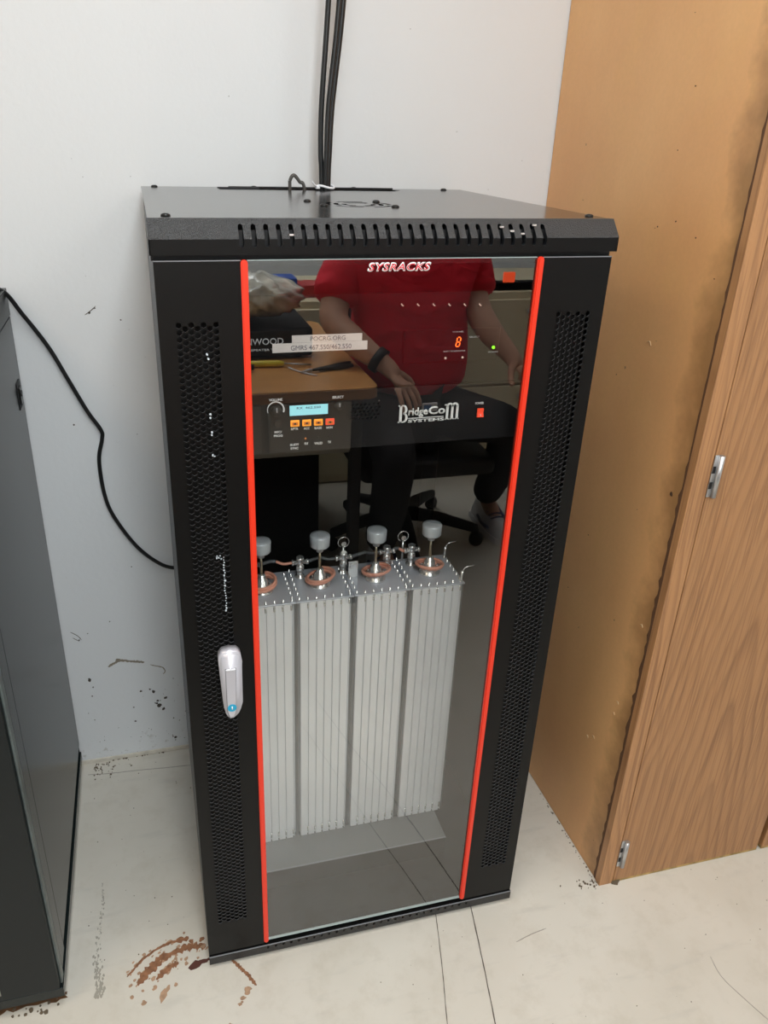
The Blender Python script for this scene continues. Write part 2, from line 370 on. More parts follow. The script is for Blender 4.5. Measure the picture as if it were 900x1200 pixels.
# ------------------------------------------------------------------ the room
b = new(); box(b, -2.5, 2.7, -3.3, 0.75, -0.1, 0.0); floor = struct('floor', b, 'floor', 'cream worn hard floor with hairline cracks and rust marks')
b = new(); box(b, -2.5, 2.7, WALL_Y, WALL_Y+0.12, 0.0, CEIL); wall_back = struct('wall_back', b, 'wall', 'off-white painted wall behind the rack cabinet')
b = new(); box(b, -2.6, -2.5, -3.3, 0.712, 0, CEIL); struct('wall_left', b, 'wall')
b = new(); box(b, 2.7, 2.8, -3.3, 0.712, 0, CEIL); struct('wall_right', b, 'wall')
b = new(); box(b, -2.6, 2.8, -3.4, -3.3, 0, CEIL); struct('wall_front', b, 'wall')
b = new(); box(b, -2.6, 2.8, -3.4, 0.75, CEIL, CEIL+0.1); struct('ceiling', b, 'ceiling')
for i, ((lx, ly), pw, lc) in enumerate(LAMPS):
    where = ['nearest the black rack cabinet', 'behind the desk and office chair', 'at the right side of the ceiling', 'at the left side of the ceiling'][i]
    t = thing('ceiling_light', 'rectangular fluorescent ceiling panel ' + where, 'light', (lx, ly, CEIL))
    b = new()
    for (y0, y1, x0, x1) in ((-.61, .61, -.31, -.285), (-.61, .61, .285, .31), (-.61, -.585, -.285, .285), (.585, .61, -.285, .285)):
        box(b, lx+x0, lx+x1, ly+y0, ly+y1, CEIL-0.03, CEIL, 0.002)
    obj('lamp_frame', b, 'troffer', t)
    b = new(); box(b, lx-.284, lx+.284, ly-.584, ly+.584, CEIL-0.02, CEIL-0.008); obj('diffuser', b, 'diffuser', t)

# marks that belong to the floor and the wall: thin films of dirt, each with its own outline
def blob(bm, c, r, plane='floor', n=9, sx=1, sy=1, rot=0, h=0.0006):
    pts = []
    for i in range(n):
        a = 2*PI*i/n; q = r*random.uniform(0.6, 1.15)
        u, v = q*math.cos(a)*sx, q*math.sin(a)*sy
        pts.append((c[0]+u*math.cos(rot)-v*math.sin(rot), c[1]+u*math.sin(rot)+v*math.cos(rot)))
    h *= random.uniform(0.7, 1.3)
    if plane == 'floor': prism(bm, pts, 'xy', 0.0, h)
    elif plane == 'wall': prism(bm, pts, 'xz', WALL_Y-h, WALL_Y)
    elif plane == 'side': prism(bm, pts, 'yz', 0.803-h, 0.803)
def ribbon(bm, pts, wd, plane='floor', h=0.0006, k=10, jit=0.3):
    path = catmull([(p[0], p[1], 0) for p in pts], k); L = []; Rr = []
    for i, p in enumerate(path):
        t = (path[min(i+1, len(path)-1)]-path[max(i-1, 0)]).normalized(); nn = Vector((-t.y, t.x, 0))
        e = min(1.0, 0.35+min(i, len(path)-1-i)*0.25)
        L.append(p+nn*wd*0.5*e*random.uniform(1-jit, 1+jit)); Rr.append(p-nn*wd*0.5*e*random.uniform(1-jit, 1+jit))
    for i in range(len(path)-1):
        q = [(L[i].x, L[i].y), (L[i+1].x, L[i+1].y), (Rr[i+1].x, Rr[i+1].y), (Rr[i].x, Rr[i].y)]
        if plane == 'floor': prism(bm, q, 'xy', 0.0, h)
        elif plane == 'wall': prism(bm, q, 'xz', WALL_Y-h, WALL_Y)
        else: prism(bm, q, 'yz', 0.803-h, 0.803)
# rust arcs at the rack's left front corner
b = new(); ribbon(b, [(-0.149, 0.020), (-0.120, 0.048), (-0.085, 0.066), (-0.047, 0.072)], 0.005, jit=0.5); blob(b, (-0.050, 0.071), 0.0075); blob(b, (-0.040, 0.070), 0.006)
obj('rust_stain', b, 'rust', floor)
b = new(); ribbon(b, [(-0.131, 0.000), (-0.105, 0.030), (-0.072, 0.046), (-0.035, 0.052), (-0.004, 0.047)], 0.013, jit=0.6)
for _ in range(16): u = random.random(); blob(b, (-0.12+0.115*u, 0.012+0.055*u**0.6+random.uniform(-0.008, 0.008)), random.uniform(0.003, 0.007))
obj('rust_stain', b, 'rust', floor)
b = new(); ribbon(b, [(-0.097, 0.002), (-0.075, 0.020), (-0.056, 0.026)], 0.011, jit=0.5); obj('rust_stain', b, 'rust', floor)
b = new(); blob(b, (-0.085, -0.030), 0.014, sy=0.5, rot=1.0); blob(b, (-0.078, -0.020), 0.010, sy=0.5, rot=1.0); blob(b, (-0.14, -0.02), 0.004); blob(b, (-0.12, -0.035), 0.005)
for _ in range(14): blob(b, (random.uniform(-0.145, -0.02), random.uniform(-0.02, 0.06)), random.uniform(0.002, 0.005))
obj('pale_rust_stain', b, 'rust2', floor)
b = new(); blob(b, (-0.028, 0.014), 0.009, sx=1.4); blob(b, (-0.012, 0.017), 0.008, sx=1.5, sy=0.6); blob(b, (0.003, 0.019), 0.007, sx=1.5, sy=0.5); obj('rust_stain', b, mat('dark_rust', (0.09, 0.03, 0.02), 0.8), floor)
b = new(); ribbon(b, [(0.040, 0.010), (0.052, -0.008), (0.066, -0.028), (0.079, -0.051)], 0.006, jit=0.5); obj('rust_stain', b, 'rust', floor)
b = new()
for _ in range(9): u = random.random(); blob(b, (0.065-0.05*u, -0.05-0.07*u+random.uniform(-.006, .006)), random.uniform(0.002, 0.006), sx=1.4)
obj('pale_rust_stain', b, 'rust2', floor)
b = new()
for pts_, n_ in (([(-0.149, 0.020), (-0.120, 0.048), (-0.085, 0.066), (-0.047, 0.072)], 26), ([(-0.131, 0.000), (-0.105, 0.030), (-0.072, 0.046), (-0.035, 0.052), (-0.004, 0.047)], 46), ([(-0.097, 0.002), (-0.075, 0.020), (-0.056, 0.026)], 22)):
    pth = catmull([(p[0], p[1], 0) for p in pts_], 10)
    for _ in range(n_): q = random.choice(pth); blob(b, (q.x+random.gauss(0, 0.0055), q.y+random.gauss(0, 0.0055)), random.uniform(0.0008, 0.0034), sx=1.6, rot=0.6, h=0.0005)
obj('rust_flecks', b, 'rust2', floor, kind='stuff')
# cracks
b = new(); ribbon(b, [(0.452, 0.03), (0.439, -0.026), (0.418, -0.11), (0.394, -0.197), (0.36, -0.33), (0.33, -0.46), (0.29, -0.62)], 0.0014, jit=0.35); obj('floor_crack', b, 'crack', floor)
b = new(); ribbon(b, [(0.532, 0.05), (0.523, 0.012), (0.503, -0.09), (0.476, -0.2165), (0.44, -0.36), (0.40, -0.50), (0.35, -0.70)], 0.0020, jit=0.35); obj('floor_crack', b, 'crack', floor)
b = new(); ribbon(b, [(-0.24, 0.552), (-0.19, 0.545), (-0.12, 0.540), (-0.06, 0.534), (0.0, 0.529)], 0.0015, jit=0.5); obj('floor_crack', b, 'scuff2', floor)
b = new(); ribbon(b, [(0.579, -0.085), (0.615, -0.077), (0.649, -0.0724)], 0.0015); ribbon(b, [(0.93, -0.20), (0.925, -0.24), (0.94, -0.29), (0.955, -0.33)], 0.0012); obj('floor_scratch', b, 'scuff2', floor)
b = new()
for i in range(170):
    u = random.random(); blob(b, (-0.200+0.004*math.sin(u*9)+random.gauss(0, .0045)*(1.2-u), -0.005+0.24*u**1.6), random.uniform(0.0006, 0.0026)*(1.1-u*0.6), sy=1.8, h=0.0005)
obj('black_scuff', b, mat('grey_scuff', (0.36, 0.34, 0.29), 0.8), floor, kind='stuff')
b = new()
for _ in range(50): blob(b, (-0.228+abs(random.gauss(0, 0.03)), 0.583-abs(random.gauss(0, 0.02))), random.uniform(0.0006, 0.0028), h=0.001)
for _ in range(14): blob(b, (random.uniform(-0.22, 0.0), 0.588), random.uniform(0.001, 0.003), h=0.002)
for _ in range(34): blob(b, (random.uniform(-0.23, 0.0), random.uniform(0.0, 0.56)), random.uniform(0.0004, 0.0015), h=0.0006)
for _ in range(80): blob(b, (random.uniform(0.3, 1.3), random.uniform(-0.5, -0.02)), random.uniform(0.0004, 0.0012), h=0.0006)
for _ in range(28): blob(b, (0.803+random.gauss(0, 0.02)-0.01, 0.0+random.gauss(0, 0.008)), random.uniform(0.0006, 0.0026), h=0.002)
for _ in range(40): blob(b, (0.801-random.uniform(0, .004), random.uniform(0.0, 0.25)), random.uniform(0.0005, 0.0020), h=0.001)
for _ in range(30): blob(b, (random.uniform(-0.42, -0.24), random.uniform(-0.012, 0.02)), random.uniform(0.001, 0.004), h=0.002)
obj('dirt_crumbs', b, 'dirt', floor, kind='stuff')
b = new(); blob(b, (0.84, -0.010), 0.0085, h=0.006, sx=1.3); blob(b, (0.905, 0.002), 0.005, h=0.004); obj('dust_clump', b, 'dirt', floor)
b = new(); blob(b, (-0.32, 0.02), 0.05, sy=0.35, n=16); blob(b, (-0.27, 0.012), 0.02, sy=0.5, n=12); blob(b, (-0.37, 0.015), 0.03, sy=0.5, n=12); obj('rust_stain', b, mat('dark_floor_rust', (0.12, 0.055, 0.02), 0.85, noise=(80, 0.4, 4)), floor)
# wall scuffs
b = new(); ribbon(b, [(-0.166, 0.277), (-0.150, 0.286), (-0.138, 0.290), (-0.120, 0.2865), (-0.100, 0.281), (-0.085, 0.277)], 0.0055, 'wall', jit=0.5); blob(b, (-0.142, 0.291), 0.006, 'wall')
ribbon(b, [(-0.072, 0.268), (-0.06, 0.262), (-0.045, 0.255), (-0.040, 0.243), (-0.045, 0.236)], 0.002, 'wall', jit=0.5)
obj('wall_scuff', b, mat('brown_scuff', (0.25, 0.22, 0.17), 0.8), wall_back)
b = new()
for (x, z, r) in ((-0.2104, 0.2464, .005), (-0.071, 0.189, .005), (-0.064, 0.16, .0035), (-0.06, 0.145, .006), (-0.052, 0.132, .004), (-0.205, 0.225, .002), (-0.21, 0.20, .002), (-0.045, 0.165, .004), (-0.10, 0.195, .003), (-0.12, 0.15, .002), (-0.12, 0.108, .0025), (-0.03, 0.10, .002), (-0.115, 1.09, .0025), (-0.105, 1.098, .0018), (-0.06, 1.075, .0018), (-0.22, 0.36, .0022), (-0.20, 0.375, .0015), (-0.17, 0.87, .002), (-0.15, 0.4, .0015), (-0.09, 0.535, .0015), (-0.03, 0.04, .004)):
    blob(b, (x, z), r, 'wall')
    if r > .003: blob(b, (x+random.uniform(-.01, .01), z+random.uniform(-.01, .01)), r*.5, 'wall')
for _ in range(40): blob(b, (random.uniform(-0.235, -0.0), abs(random.gauss(0.0, 0.10))), random.uniform(0.0005, 0.0014), 'wall')
for _ in range(60): blob(b, (random.uniform(-1.0, 0.8), random.uniform(0.4, 2.2)), random.uniform(0.0004, 0.0009), 'wall')
ribbon(b, [(-0.236, 0.384), (-0.222, 0.372), (-0.215, 0.360)], 0.0012, 'wall'); ribbon(b, [(-0.233, 0.368), (-0.220, 0.357)], 0.001, 'wall'); ribbon(b, [(-0.124, 1.086), (-0.112, 1.094), (-0.103, 1.102)], 0.0014, 'wall')
obj('wall_specks', b, 'scuff', wall_back, kind='stuff')
b = new(); box(b, -2.5, 0.79, WALL_Y-0.004, WALL_Y, 0.0, 0.012, 0.0015); struct('trim_1', b, mat('caulk_bead', (0.62, 0.58, 0.50), 0.7, noise=(60, 0.12, 4)))

# ------------------------------------------------------------------ black rack cabinet
rack = thing('rack_cabinet', 'black metal rack cabinet with glass door and red trim strips', 'cabinet', (0.3, 0.285, 0.0))
W, D, H = 0.6, 0.567, 1.3145
# top cover with cable cut-out and fan slots
b = new(); box(b, -0.002, 0.602, 0.017, D, H-0.0016, H)
c = new()
box(c, 0.130, 0.452, 0.502, 0.548, H-0.01, H+0.01)
prism(c, [(0.451, 0.516), (0.466, 0.524), (0.466, 0.534), (0.451, 0.542)], 'xy', H-0.01, H+0.01)
fx, fy = 0.305, 0.222
for r0, segs in ((0.022, 3), (0.034, 4), (0.047, 5)):
    for s in range(segs):
        a0 = 2*PI*s/segs+0.25+r0*20; a1 = a0+2*PI/segs*0.72; k = 8
        P1 = [(fx+(r0+.0035)*math.cos(a0+(a1-a0)*i/k), fy+(r0+.0035)*math.sin(a0+(a1-a0)*i/k)) for i in range(k+1)]
        P2 = [(fx+(r0-.0035)*math.cos(a0+(a1-a0)*i/k), fy+(r0-.0035)*math.sin(a0+(a1-a0)*i/k)) for i in range(k, -1, -1)]
        prism(c, P1+P2, 'xy', H-0.01, H+0.01)
b = boolean(b, c)
top = obj('top_cover', b, 'satin', rack)
b = new(); box(b, 0.13, 0.205, 0.546, 0.549, H-0.008, H+0.0015); box(b, 0.15, 0.46, 0.552, 0.5545, H, H+0.0025, 0.0008); obj('cutout_edging', b, 'steel', top)
def screwhead(x, y, z, r=0.006):
    q = new(); lathe(q, [(r, 0), (r*0.92, r*0.28), (r*0.6, r*0.5), (r*0.15, r*0.56)], Matrix.Translation((x, y, z)), 14); return q
for (x, y) in ((0.0196, 0.046), (0.5875, 0.052), (0.0207, 0.553), (0.5605, 0.548), (0.197, 0.559), (0.385, 0.559), (0.2368, 0.267), (0.2454, 0.190), (0.3434, 0.262), (0.3481, 0.178)):
    obj('screw', screwhead(x, y, H), 'screw', top)
# slotted bezel: chamfered cap along the front
prof = [(0.017, H+0.0004), (-0.0016, 1.2950), (-0.0022, 1.2942), (-0.0025, 1.2932), (-0.0025, 1.2755), (0.004, 1.2755), (0.004, 1.290), (0.0215, H-0.0035), (0.0215, H+0.0004)]
b = new(); prism(b, prof, 'yz', -0.0035, 0.6045)
c = new()
for i in range(27):
    xs = 0.1035+i*(0.4965-0.1035)/26
    prism(c, capsule(xs, 1.2966, 0.0029, 0.0125), 'xz', -0.03, 0.03)
b = boolean(b, c); b.normal_update()
for f in b.faces: f.material_index = 1 if abs(f.normal.y) > 0.97 else 0  # bluish coat on chamfer, darker one on front faces, imitating how light falls
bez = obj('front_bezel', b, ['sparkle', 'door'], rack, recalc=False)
for sx in (-0.0035, 0.6045):
    b = new(); s = -1 if sx < 0 else 1
    prism(b, [(0.017, H), (-0.0025, 1.294), (-0.0025, 1.2755), (0.03, 1.2755), (0.03, H)], 'yz', sx, sx-s*0.0015)
    obj('end_cap', b, 'steel', bez)
b = new(); box(b, -0.002, 0.602, 0.0105, 0.0120, 1.268, 1.302); obj('bezel_backing', b, 'seam', bez)
# bright chrome slivers inside a few bezel slots
for i, z in ((22, 1.3063), (23, 1.3015), (24, 1.298), (25, 1.3085), (4, 1.2975)):
    xs = 0.1035+i*(0.4965-0.1035)/26; b = new(); box(b, xs-0.0026, xs+0.0026, 0.0015, 0.0045, z-0.001, z+0.001); obj('bright_sliver', b, 'chrome', bez, label='bright sliver inside a bezel slot')
# side, back, floor and frame posts
b = new(); box(b, 0.0, 0.0014, 0.022, D, 0.03, H-0.002); obj('side_panel', b, 'steel', rack)
b = new(); box(b, W-0.0014, W, 0.022, D, 0.03, H-0.002); obj('side_panel', b, 'steel', rack)
b = new(); box(b, 0.002, W-0.002, D-0.0014, D, 0.03, H-0.002); obj('back_panel', b, 'dark', rack)
b = new(); box(b, 0.0, W+0.003, 0.0, D, 0.029, 0.0305); box(b, 0.0, W, 0.006, D-0.003, 0.046, 0.048); obj('base_tray', b, 'dark', rack)
for x in (0.055, W-0.055):
    for y in (0.05, 0.48):
        s = 1 if x < 0.3 else -1
        b = new(); box(b, x-0.014, x+0.014, y, y+0.003, 0.05, 1.26); box(b, x-s*0.014, x-s*0.011, y, y+0.025, 0.05, 1.26); obj('mounting_rail', b, 'dark', rack)
b = new(); box(b, 0.0, W+0.003, 0.0, 0.0015, 0.0108, 0.0300)
c = new()
for i in range(28):
    xs = 0.1085+i*(0.5065-0.1085)/27; prism(c, capsule(xs, 0.0247, 0.0021, 0.0032, 5), 'xz', -0.02, 0.02)
b = boolean(b, c); box(b, 0.0, W+0.003, -0.0004, 0.0019, 0.0298, 0.0306, 0.0003, 1)  # pale strip paints the highlight on the lip's top edge
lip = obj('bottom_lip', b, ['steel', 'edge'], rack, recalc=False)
for x in (0.03, W-0.03):
    for y in (0.03, D-0.03):
        q = new(); lathe(q, [(0.018, 0), (0.018, 0.008), (0.007, 0.010), (0.007, 0.029)], Matrix.Translation((x, y, 0.0)), 16); obj('levelling_foot', q, 'rubber', rack)
# door
b = new()
VL = (0.0205, 0.0725, 0.1165, 1.1975); VR = (0.5285, 0.5805, 0.1165, 1.1975)
ZB, ZT = 0.0385, 1.269
for (xa, xb, v) in ((0.0, 0.1015, VL), (0.499, 0.6, VR)):
    box(b, xa, v[0], 0.0, 0.0015, ZB, ZT); box(b, v[1], xb, 0.0, 0.0015, ZB, ZT)
    box(b, v[0], v[1], 0.0, 0.0015, ZB, v[2]); box(b, v[0], v[1], 0.0, 0.0015, v[3], ZT)
    for x in (xa, xb-0.0015): box(b, x, x+0.0015, 0.0015, 0.020, ZB, ZT)
    box(b, xa, xb, 0.0015, 0.020, ZT-0.0015, ZT); box(b, xa, xb, 0.0015, 0.020, ZB, ZB+0.0015)
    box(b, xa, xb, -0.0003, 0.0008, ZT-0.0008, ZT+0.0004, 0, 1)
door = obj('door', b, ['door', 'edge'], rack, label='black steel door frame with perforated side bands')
# perforated bands: honeycomb of real holes
def vent(v, ncol, cover=None):
    x0, x1, z0, z1 = v; p = (x1-x0)/ncol; h = p*1.155; nr = int((z1-z0)/h); h = (z1-z0)/nr
    q = new(); a, e = p*0.445, h*0.455; th = 0.0012
    def cell(cx, cz):
        O = [(cx-p/2, cz-h/2), (cx, cz-h/2), (cx+p/2, cz-h/2), (cx+p/2, cz+h/2), (cx, cz+h/2), (cx-p/2, cz+h/2)]
        I = [(cx-a, cz-e*0.52), (cx, cz-e), (cx+a, cz-e*0.52), (cx+a, cz+e*0.52), (cx, cz+e), (cx-a, cz+e*0.52)]
        vo = [q.verts.new((s[0], 0.0002, s[1])) for s in O]; vi = [q.verts.new((s[0], 0.0002, s[1])) for s in I]; vb = [q.verts.new((s[0], 0.0002+th, s[1])) for s in I]
        for i in range(6):
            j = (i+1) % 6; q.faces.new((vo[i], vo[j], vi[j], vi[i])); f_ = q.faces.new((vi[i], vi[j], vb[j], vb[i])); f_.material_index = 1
    def plain(cx, za, zb):
        vs_ = [q.verts.new((s[0], 0.0002, s[1])) for s in ((cx-p/2, za), (cx+p/2, za), (cx+p/2, zb), (cx-p/2, zb))]; q.faces.new(vs_)
    for cidx in range(ncol):
        cx = x0+p*(cidx+0.5)
        if cidx % 2 == 0:
            for r in range(nr): cell(cx, z0+h*(r+0.5))
        else:
            plain(cx, z0, z0+h/2); plain(cx, z1-h/2, z1)
            for r in range(nr-1): cell(cx, z0+h*(r+1))
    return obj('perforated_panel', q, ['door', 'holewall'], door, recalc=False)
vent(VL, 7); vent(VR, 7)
for (v) in (VL, VR):
    b = new(); box(b, v[0]-0.006, v[1]+0.006, 0.0185, 0.0200, v[2]-0.01, v[3]+0.01); obj('panel_backing', b, 'dark', door)
# glass
b = new(); box(b, 0.1025, 0.4975, 0.0012, 0.0052, 0.0455, 1.2685)
for f in b.faces:
    n = f.normal
    f.material_index = 0 if n.y < -0.5 else 1
gl = obj('glass_pane', b, ['glass', 'glass_in'], door, recalc=False)
for q in ((0.0445, 0.0456), (1.2684, 1.2692)): b = new(); box(b, 0.1095, 0.4905, 0.0006, 0.0050, *q); obj('glass_edge', b, 'glassedge', door)
for q in ((ZB, 0.0440), (1.262, ZT)): b = new(); box(b, 0.1025, 0.4975, 0.0055, 0.020, *q); obj('cross_rail', b, 'door', door)
for (xa, xb) in ((0.1012, 0.1098), (0.4902, 0.4992)):
    b = new()
    pts = capsule((xa+xb)/2, 0.6565, (xb-xa)/2, 0.6135, 5); prism(b, pts, 'xz', -0.0042, 0.0008)
    es = [e for e in b.edges if abs(e.verts[0].co.y+0.0042) < 1e-5 and abs(e.verts[1].co.y+0.0042) < 1e-5]
    bmesh.ops.bevel(b, geom=es, offset=0.0016, segments=2, affect='EDGES')
    obj('trim_strip', b, 'red', door, label='red trim strip')
# door lettering
b = text('SYSRACKS', 0.2592, 0.3433, 1.2534, 1.2646, 0.0008, bold=0.045, shear=0.25, bm=None, ext=0.0003, spacing=1.12)
text('SYSRACKS', 0.2612, 0.3413, 1.2551, 1.2629, 0.0004, mi=1, bold=0.0, shear=0.25, bm=b, ext=0.0003, spacing=1.12)
obj('lettering', b, ['white', mat('red_print', (0.75, 0.03, 0.05), 0.5)], door, label='red lettering with white outline', recalc=False)
# specks of white paint on the left band
b = new()
for (x, z, r) in ((0.0560, 1.157, .0020), (0.0575, 1.151, .0018), (0.0565, 1.079, .0019), (0.0560, 1.074, .0016), (0.0570, 1.0545, .0018), (0.0565, 1.0505, .0014), (0.0565, 1.022, .0018), (0.0590, 1.0205, .0012)):
    prism(b, [(x+r*random.uniform(.5, 1.1)*math.cos(a), z+r*random.uniform(.6, 1.3)*math.sin(a)) for a in [2*PI*i/7 for i in range(7)]], 'xz', -0.0006, 0.0003)
for i in range(22):
    z = 0.868-i*0.0042; x = 0.0635+random.uniform(-.0007, .0009); r = random.uniform(.0008, .0019)
    prism(b, [(x+r*random.uniform(.5, 1.1)*math.cos(a), z+r*random.uniform(.6, 1.3)*math.sin(a)) for a in [2*PI*k/6 for k in range(6)]], 'xz', -0.0006, 0.0003)
for i in range(8):
    x, z = 0.0575+random.uniform(-.004, .004), 0.868+random.uniform(-.003, .003)
    prism(b, [(x+.001*math.cos(a), z+.001*math.sin(a)) for a in [2*PI*k/5 for k in range(5)]], 'xz', -0.0006, 0.0003)
obj('paint_specks', b, mat('paint_fleck', (0.55, 0.62, 0.68), 0.4), door, kind='stuff')
# handle
hb = [(0.0468, 0.702), (0.0480, 0.711), (0.0535, 0.7175), (0.0640, 0.719), (0.0745, 0.7175), (0.0800, 0.711), (0.0812, 0.702), (0.0800, 0.6235), (0.0762, 0.614), (0.0730, 0.6065), (0.0700, 0.600), (0.0650, 0.5955), (0.0600, 0.5955), (0.0560, 0.600), (0.0535, 0.6065), (0.0510, 0.6200)]
handle = new(); prism(handle, hb, 'xz', -0.020, -0.0002)
es = [e for e in handle.edges if abs(e.verts[0].co.y+0.020) < 1e-5 and abs(e.verts[1].co.y+0.020) < 1e-5]
bmesh.ops.bevel(handle, geom=es, offset=0.0035, segments=3, affect='EDGES')
for f in handle.faces: f.smooth = True
hnd = obj('door_handle', handle, 'handle', rack, label='silver swing handle with blue sticker')
b = new(); lv = [(0.0562, 0.690), (0.0562, 0.612), (0.0590, 0.601), (0.0655, 0.601), (0.0690, 0.612), (0.0712, 0.690)]
prism(b, [(x+(x-0.064)*0.09, z+(0.001 if z > .65 else -0.001)) for x, z in lv], 'xz', -0.0203, -0.019); obj('handle_seam', b, 'handle_dark', hnd)
b = new(); prism(b, lv, 'xz', -0.0222, -0.0195); es = [e for e in b.edges if abs(e.verts[0].co.y+0.0222) < 1e-5 and abs(e.verts[1].co.y+0.0222) < 1e-5]
bmesh.ops.bevel(b, geom=es, offset=0.0008, segments=1, affect='EDGES'); obj('lever', b, 'handle', hnd)
b = new(); prism(b, capsule(0.0637, 0.6905, 0.0014, 0.0014, 3), 'xz', -0.024, -0.02); box(b, 0.0572, 0.0705, -0.0235, -0.020, 0.6890, 0.6910, 0.0006); obj('lever_tip', b, 'wht', hnd)
b = new(); lathe(b, [(0.0068, 0), (0.0068, 0.0006)], frame_mat((0.0630, -0.0221, 0.6195), (0, -1, 0)), 24); text('1', 0.0622, 0.0640, 0.6165, 0.6225, -0.0226, mi=1, bm=b, bold=0.02)
obj('blue_sticker', b, ['blue', 'white'], hnd, label='round blue sticker')

# ------------------------------------------------------------------ radio repeaters in the rack
PY = 0.0575
rp = thing('radio_repeater', 'black radio repeater with red digit display and pale label tapes, topmost in rack', 'radio', (0.3, 0.25, 1.084))
b = new(); box(b, 0.0588, 0.5412, PY-0.0005, PY+0.003, 1.0850, 1.2165, 0.0008)
face = obj('faceplate', b, 'panel', rp)
b = new(); box(b, 0.085, 0.515, PY+0.003, 0.40, 1.092, 1.210, 0.002); obj('chassis', b, 'dark', rp)
b = new(); box(b, 0.33, 0.475, PY-0.0035, PY, 1.118, 1.166, 0.0015); obj('display_bezel', b, 'panel', rp)
b = text('KENWOOD', 0.0975, 0.1617, 1.1518, 1.1605, PY-0.001, bold=0.006); obj('lettering', b, 'grey_print', rp, recalc=False)
b = text('UHF FM REPEATER TKR-850', 0.0905, 0.168, 1.1435, 1.1465, PY-0.001, bold=0.02); obj('lettering', b, 'grey_print', rp, recalc=False)
# seven-segment 8 (leaning)
b = new(); cx, cz, hw, hh, t_ = 0.4112, 1.1465, 0.0027, 0.0066, 0.0006
def seg(xa, za, xb, zb):
    d = Vector((xb-xa, zb-za)); L = d.length; d.normalize(); n2 = Vector((-d.y, d.x))*t_; e = d*0.0007; A = Vector((xa, za))+e; B_ = Vector((xb, zb))-e
    prism(b, [tuple(A), tuple(A+d*t_+n2), tuple(B_-d*t_+n2), tuple(B_), tuple(B_-d*t_-n2), tuple(A+d*t_-n2)], 'xz', PY-0.0045, PY-0.0035)
sk = 0.0010
seg(cx-hw+sk, cz+hh, cx+hw+sk, cz+hh); seg(cx-hw, cz, cx+hw, cz); seg(cx-hw-sk, cz-hh, cx+hw-sk, cz-hh)
for s in (-1, 1): seg(cx+s*hw+sk, cz+hh, cx+s*hw, cz); seg(cx+s*hw, cz, cx+s*hw-sk, cz-hh)
obj('digit_display', b, 'led_red', rp, label='lit orange-red digit 8')
b = new(); lathe(b, [(0.0022, 0), (0.0022, 0.0015)], frame_mat((0.4658, PY-0.0035, 1.1368), (0, -1, 0)), 14); obj('power_light', b, 'led_green', rp, label='lit green lamp')
for i in range(6):
    x = 0.3256+i*(0.4398-0.3256)/5; z = 1.2000-i*0.0005
    b = new(); lathe(b, [(0.0034, 0), (0.0034, 0.0012), (0.0022, 0.0018)], frame_mat((x, PY-0.0005, z), (0, -1, 0)), 14)
    bt = obj('push_button', b, 'panel', rp)
    b = new(); prism(b, [(x-.0022, z+.0012), (x-.0010, z+.0022), (x+.0004, z+.0004), (x+.0020, z-.0008), (x+.0014, z-.0020), (x-.0006, z-.0008)], 'xz', PY-0.0030, PY-0.0022); obj('button_icon', b, 'led_white', bt)
for s_, xa, xb, za, zb_ in (('CHANNEL', 0.4015, 0.4180, 1.1600, 1.1620), ('BUSY / TX INDICATOR', 0.3900, 0.4230, 1.1325, 1.1345), ('POWER', 0.4585, 0.4745, 1.1290, 1.1310), ('SELECT', 0.4275, 0.4430, 1.1518, 1.1540)):
    obj('lettering', text(s_, xa, xb, za, zb_, PY-0.0036, bold=0.02), 'grey_print', rp, recalc=False)
for x in (0.3936, 0.4196):
    b = new(); lathe(b, [(0.0016, 0), (0.0016, 0.001)], frame_mat((x, PY-0.0035, 1.124), (0, -1, 0)), 12); obj('indicator_light', b, 'led_white', rp)
b = new(); box(b, 0.1733, 0.2706, PY-0.0012, PY-0.0006, 1.1530, 1.1631); text('POCRG.ORG', 0.1985, 0.2470, 1.1550, 1.1608, PY-0.0012, mi=1, bm=b, bold=-0.004)
obj('label_tape', b, ['label', 'label_ink'], rp, label='pale tape printed POCRG.ORG', recalc=False)
b = new(); box(b, 0.1467, 0.2783, PY-0.0016, PY-0.0010, 1.1405, 1.1528); text('GMRS 467.550/462.550', 0.1715, 0.2555, 1.1430, 1.1495, PY-0.0016, mi=1, bm=b, bold=-0.004)
obj('label_tape', b, ['label', 'label_ink'], rp, label='longer pale tape printed with GMRS frequencies', recalc=False)
for x in (0.066, 0.534):
    for z in (1.10, 1.20):
        b = new(); lathe(b, [(0.004, 0), (0.0036, 0.0015), (0.001, 0.0022)], frame_mat((x, PY-0.0005, z), (0, -1, 0)), 12); obj('rack_screw', b, 'chrome', rp)

br = thing('radio_repeater', 'black radio repeater with lit blue screen and amber buttons, lower of two in rack', 'radio', (0.3, 0.25, 0.995))
b = new(); box(b, 0.0588, 0.5412, PY-0.0005, PY+0.003, 0.9955, 1.0835, 0.0008)
c = new()
for r in range(5):
    for k in range(7):
        xx = 0.2595+0.0062*k+(0.0031 if r % 2 else 0)+r*-0.0006; zz = 1.0612-0.0052*r
        lathe(c, [(0.0021, -0.01), (0.0021, 0.01)], frame_mat((xx, PY, zz), (0, -1, 0)), 8)
b = boolean(b, c); obj('faceplate', b, 'panel2', br)
b = new(); box(b, 0.255, 0.306, PY+0.0035, PY+0.006, 1.035, 1.068); obj('speaker_backing', b, 'seam', br)
b = new(); box(b, 0.085, 0.515, PY+0.006, 0.42, 1.0, 1.080, 0.002); obj('chassis', b, 'dark', br)
b = new(); box(b, 0.1680, 0.2245, PY-0.0022, PY-0.0004, 1.0495, 1.0668, 0.0005); scr = obj('display_frame', b, 'panel', br)
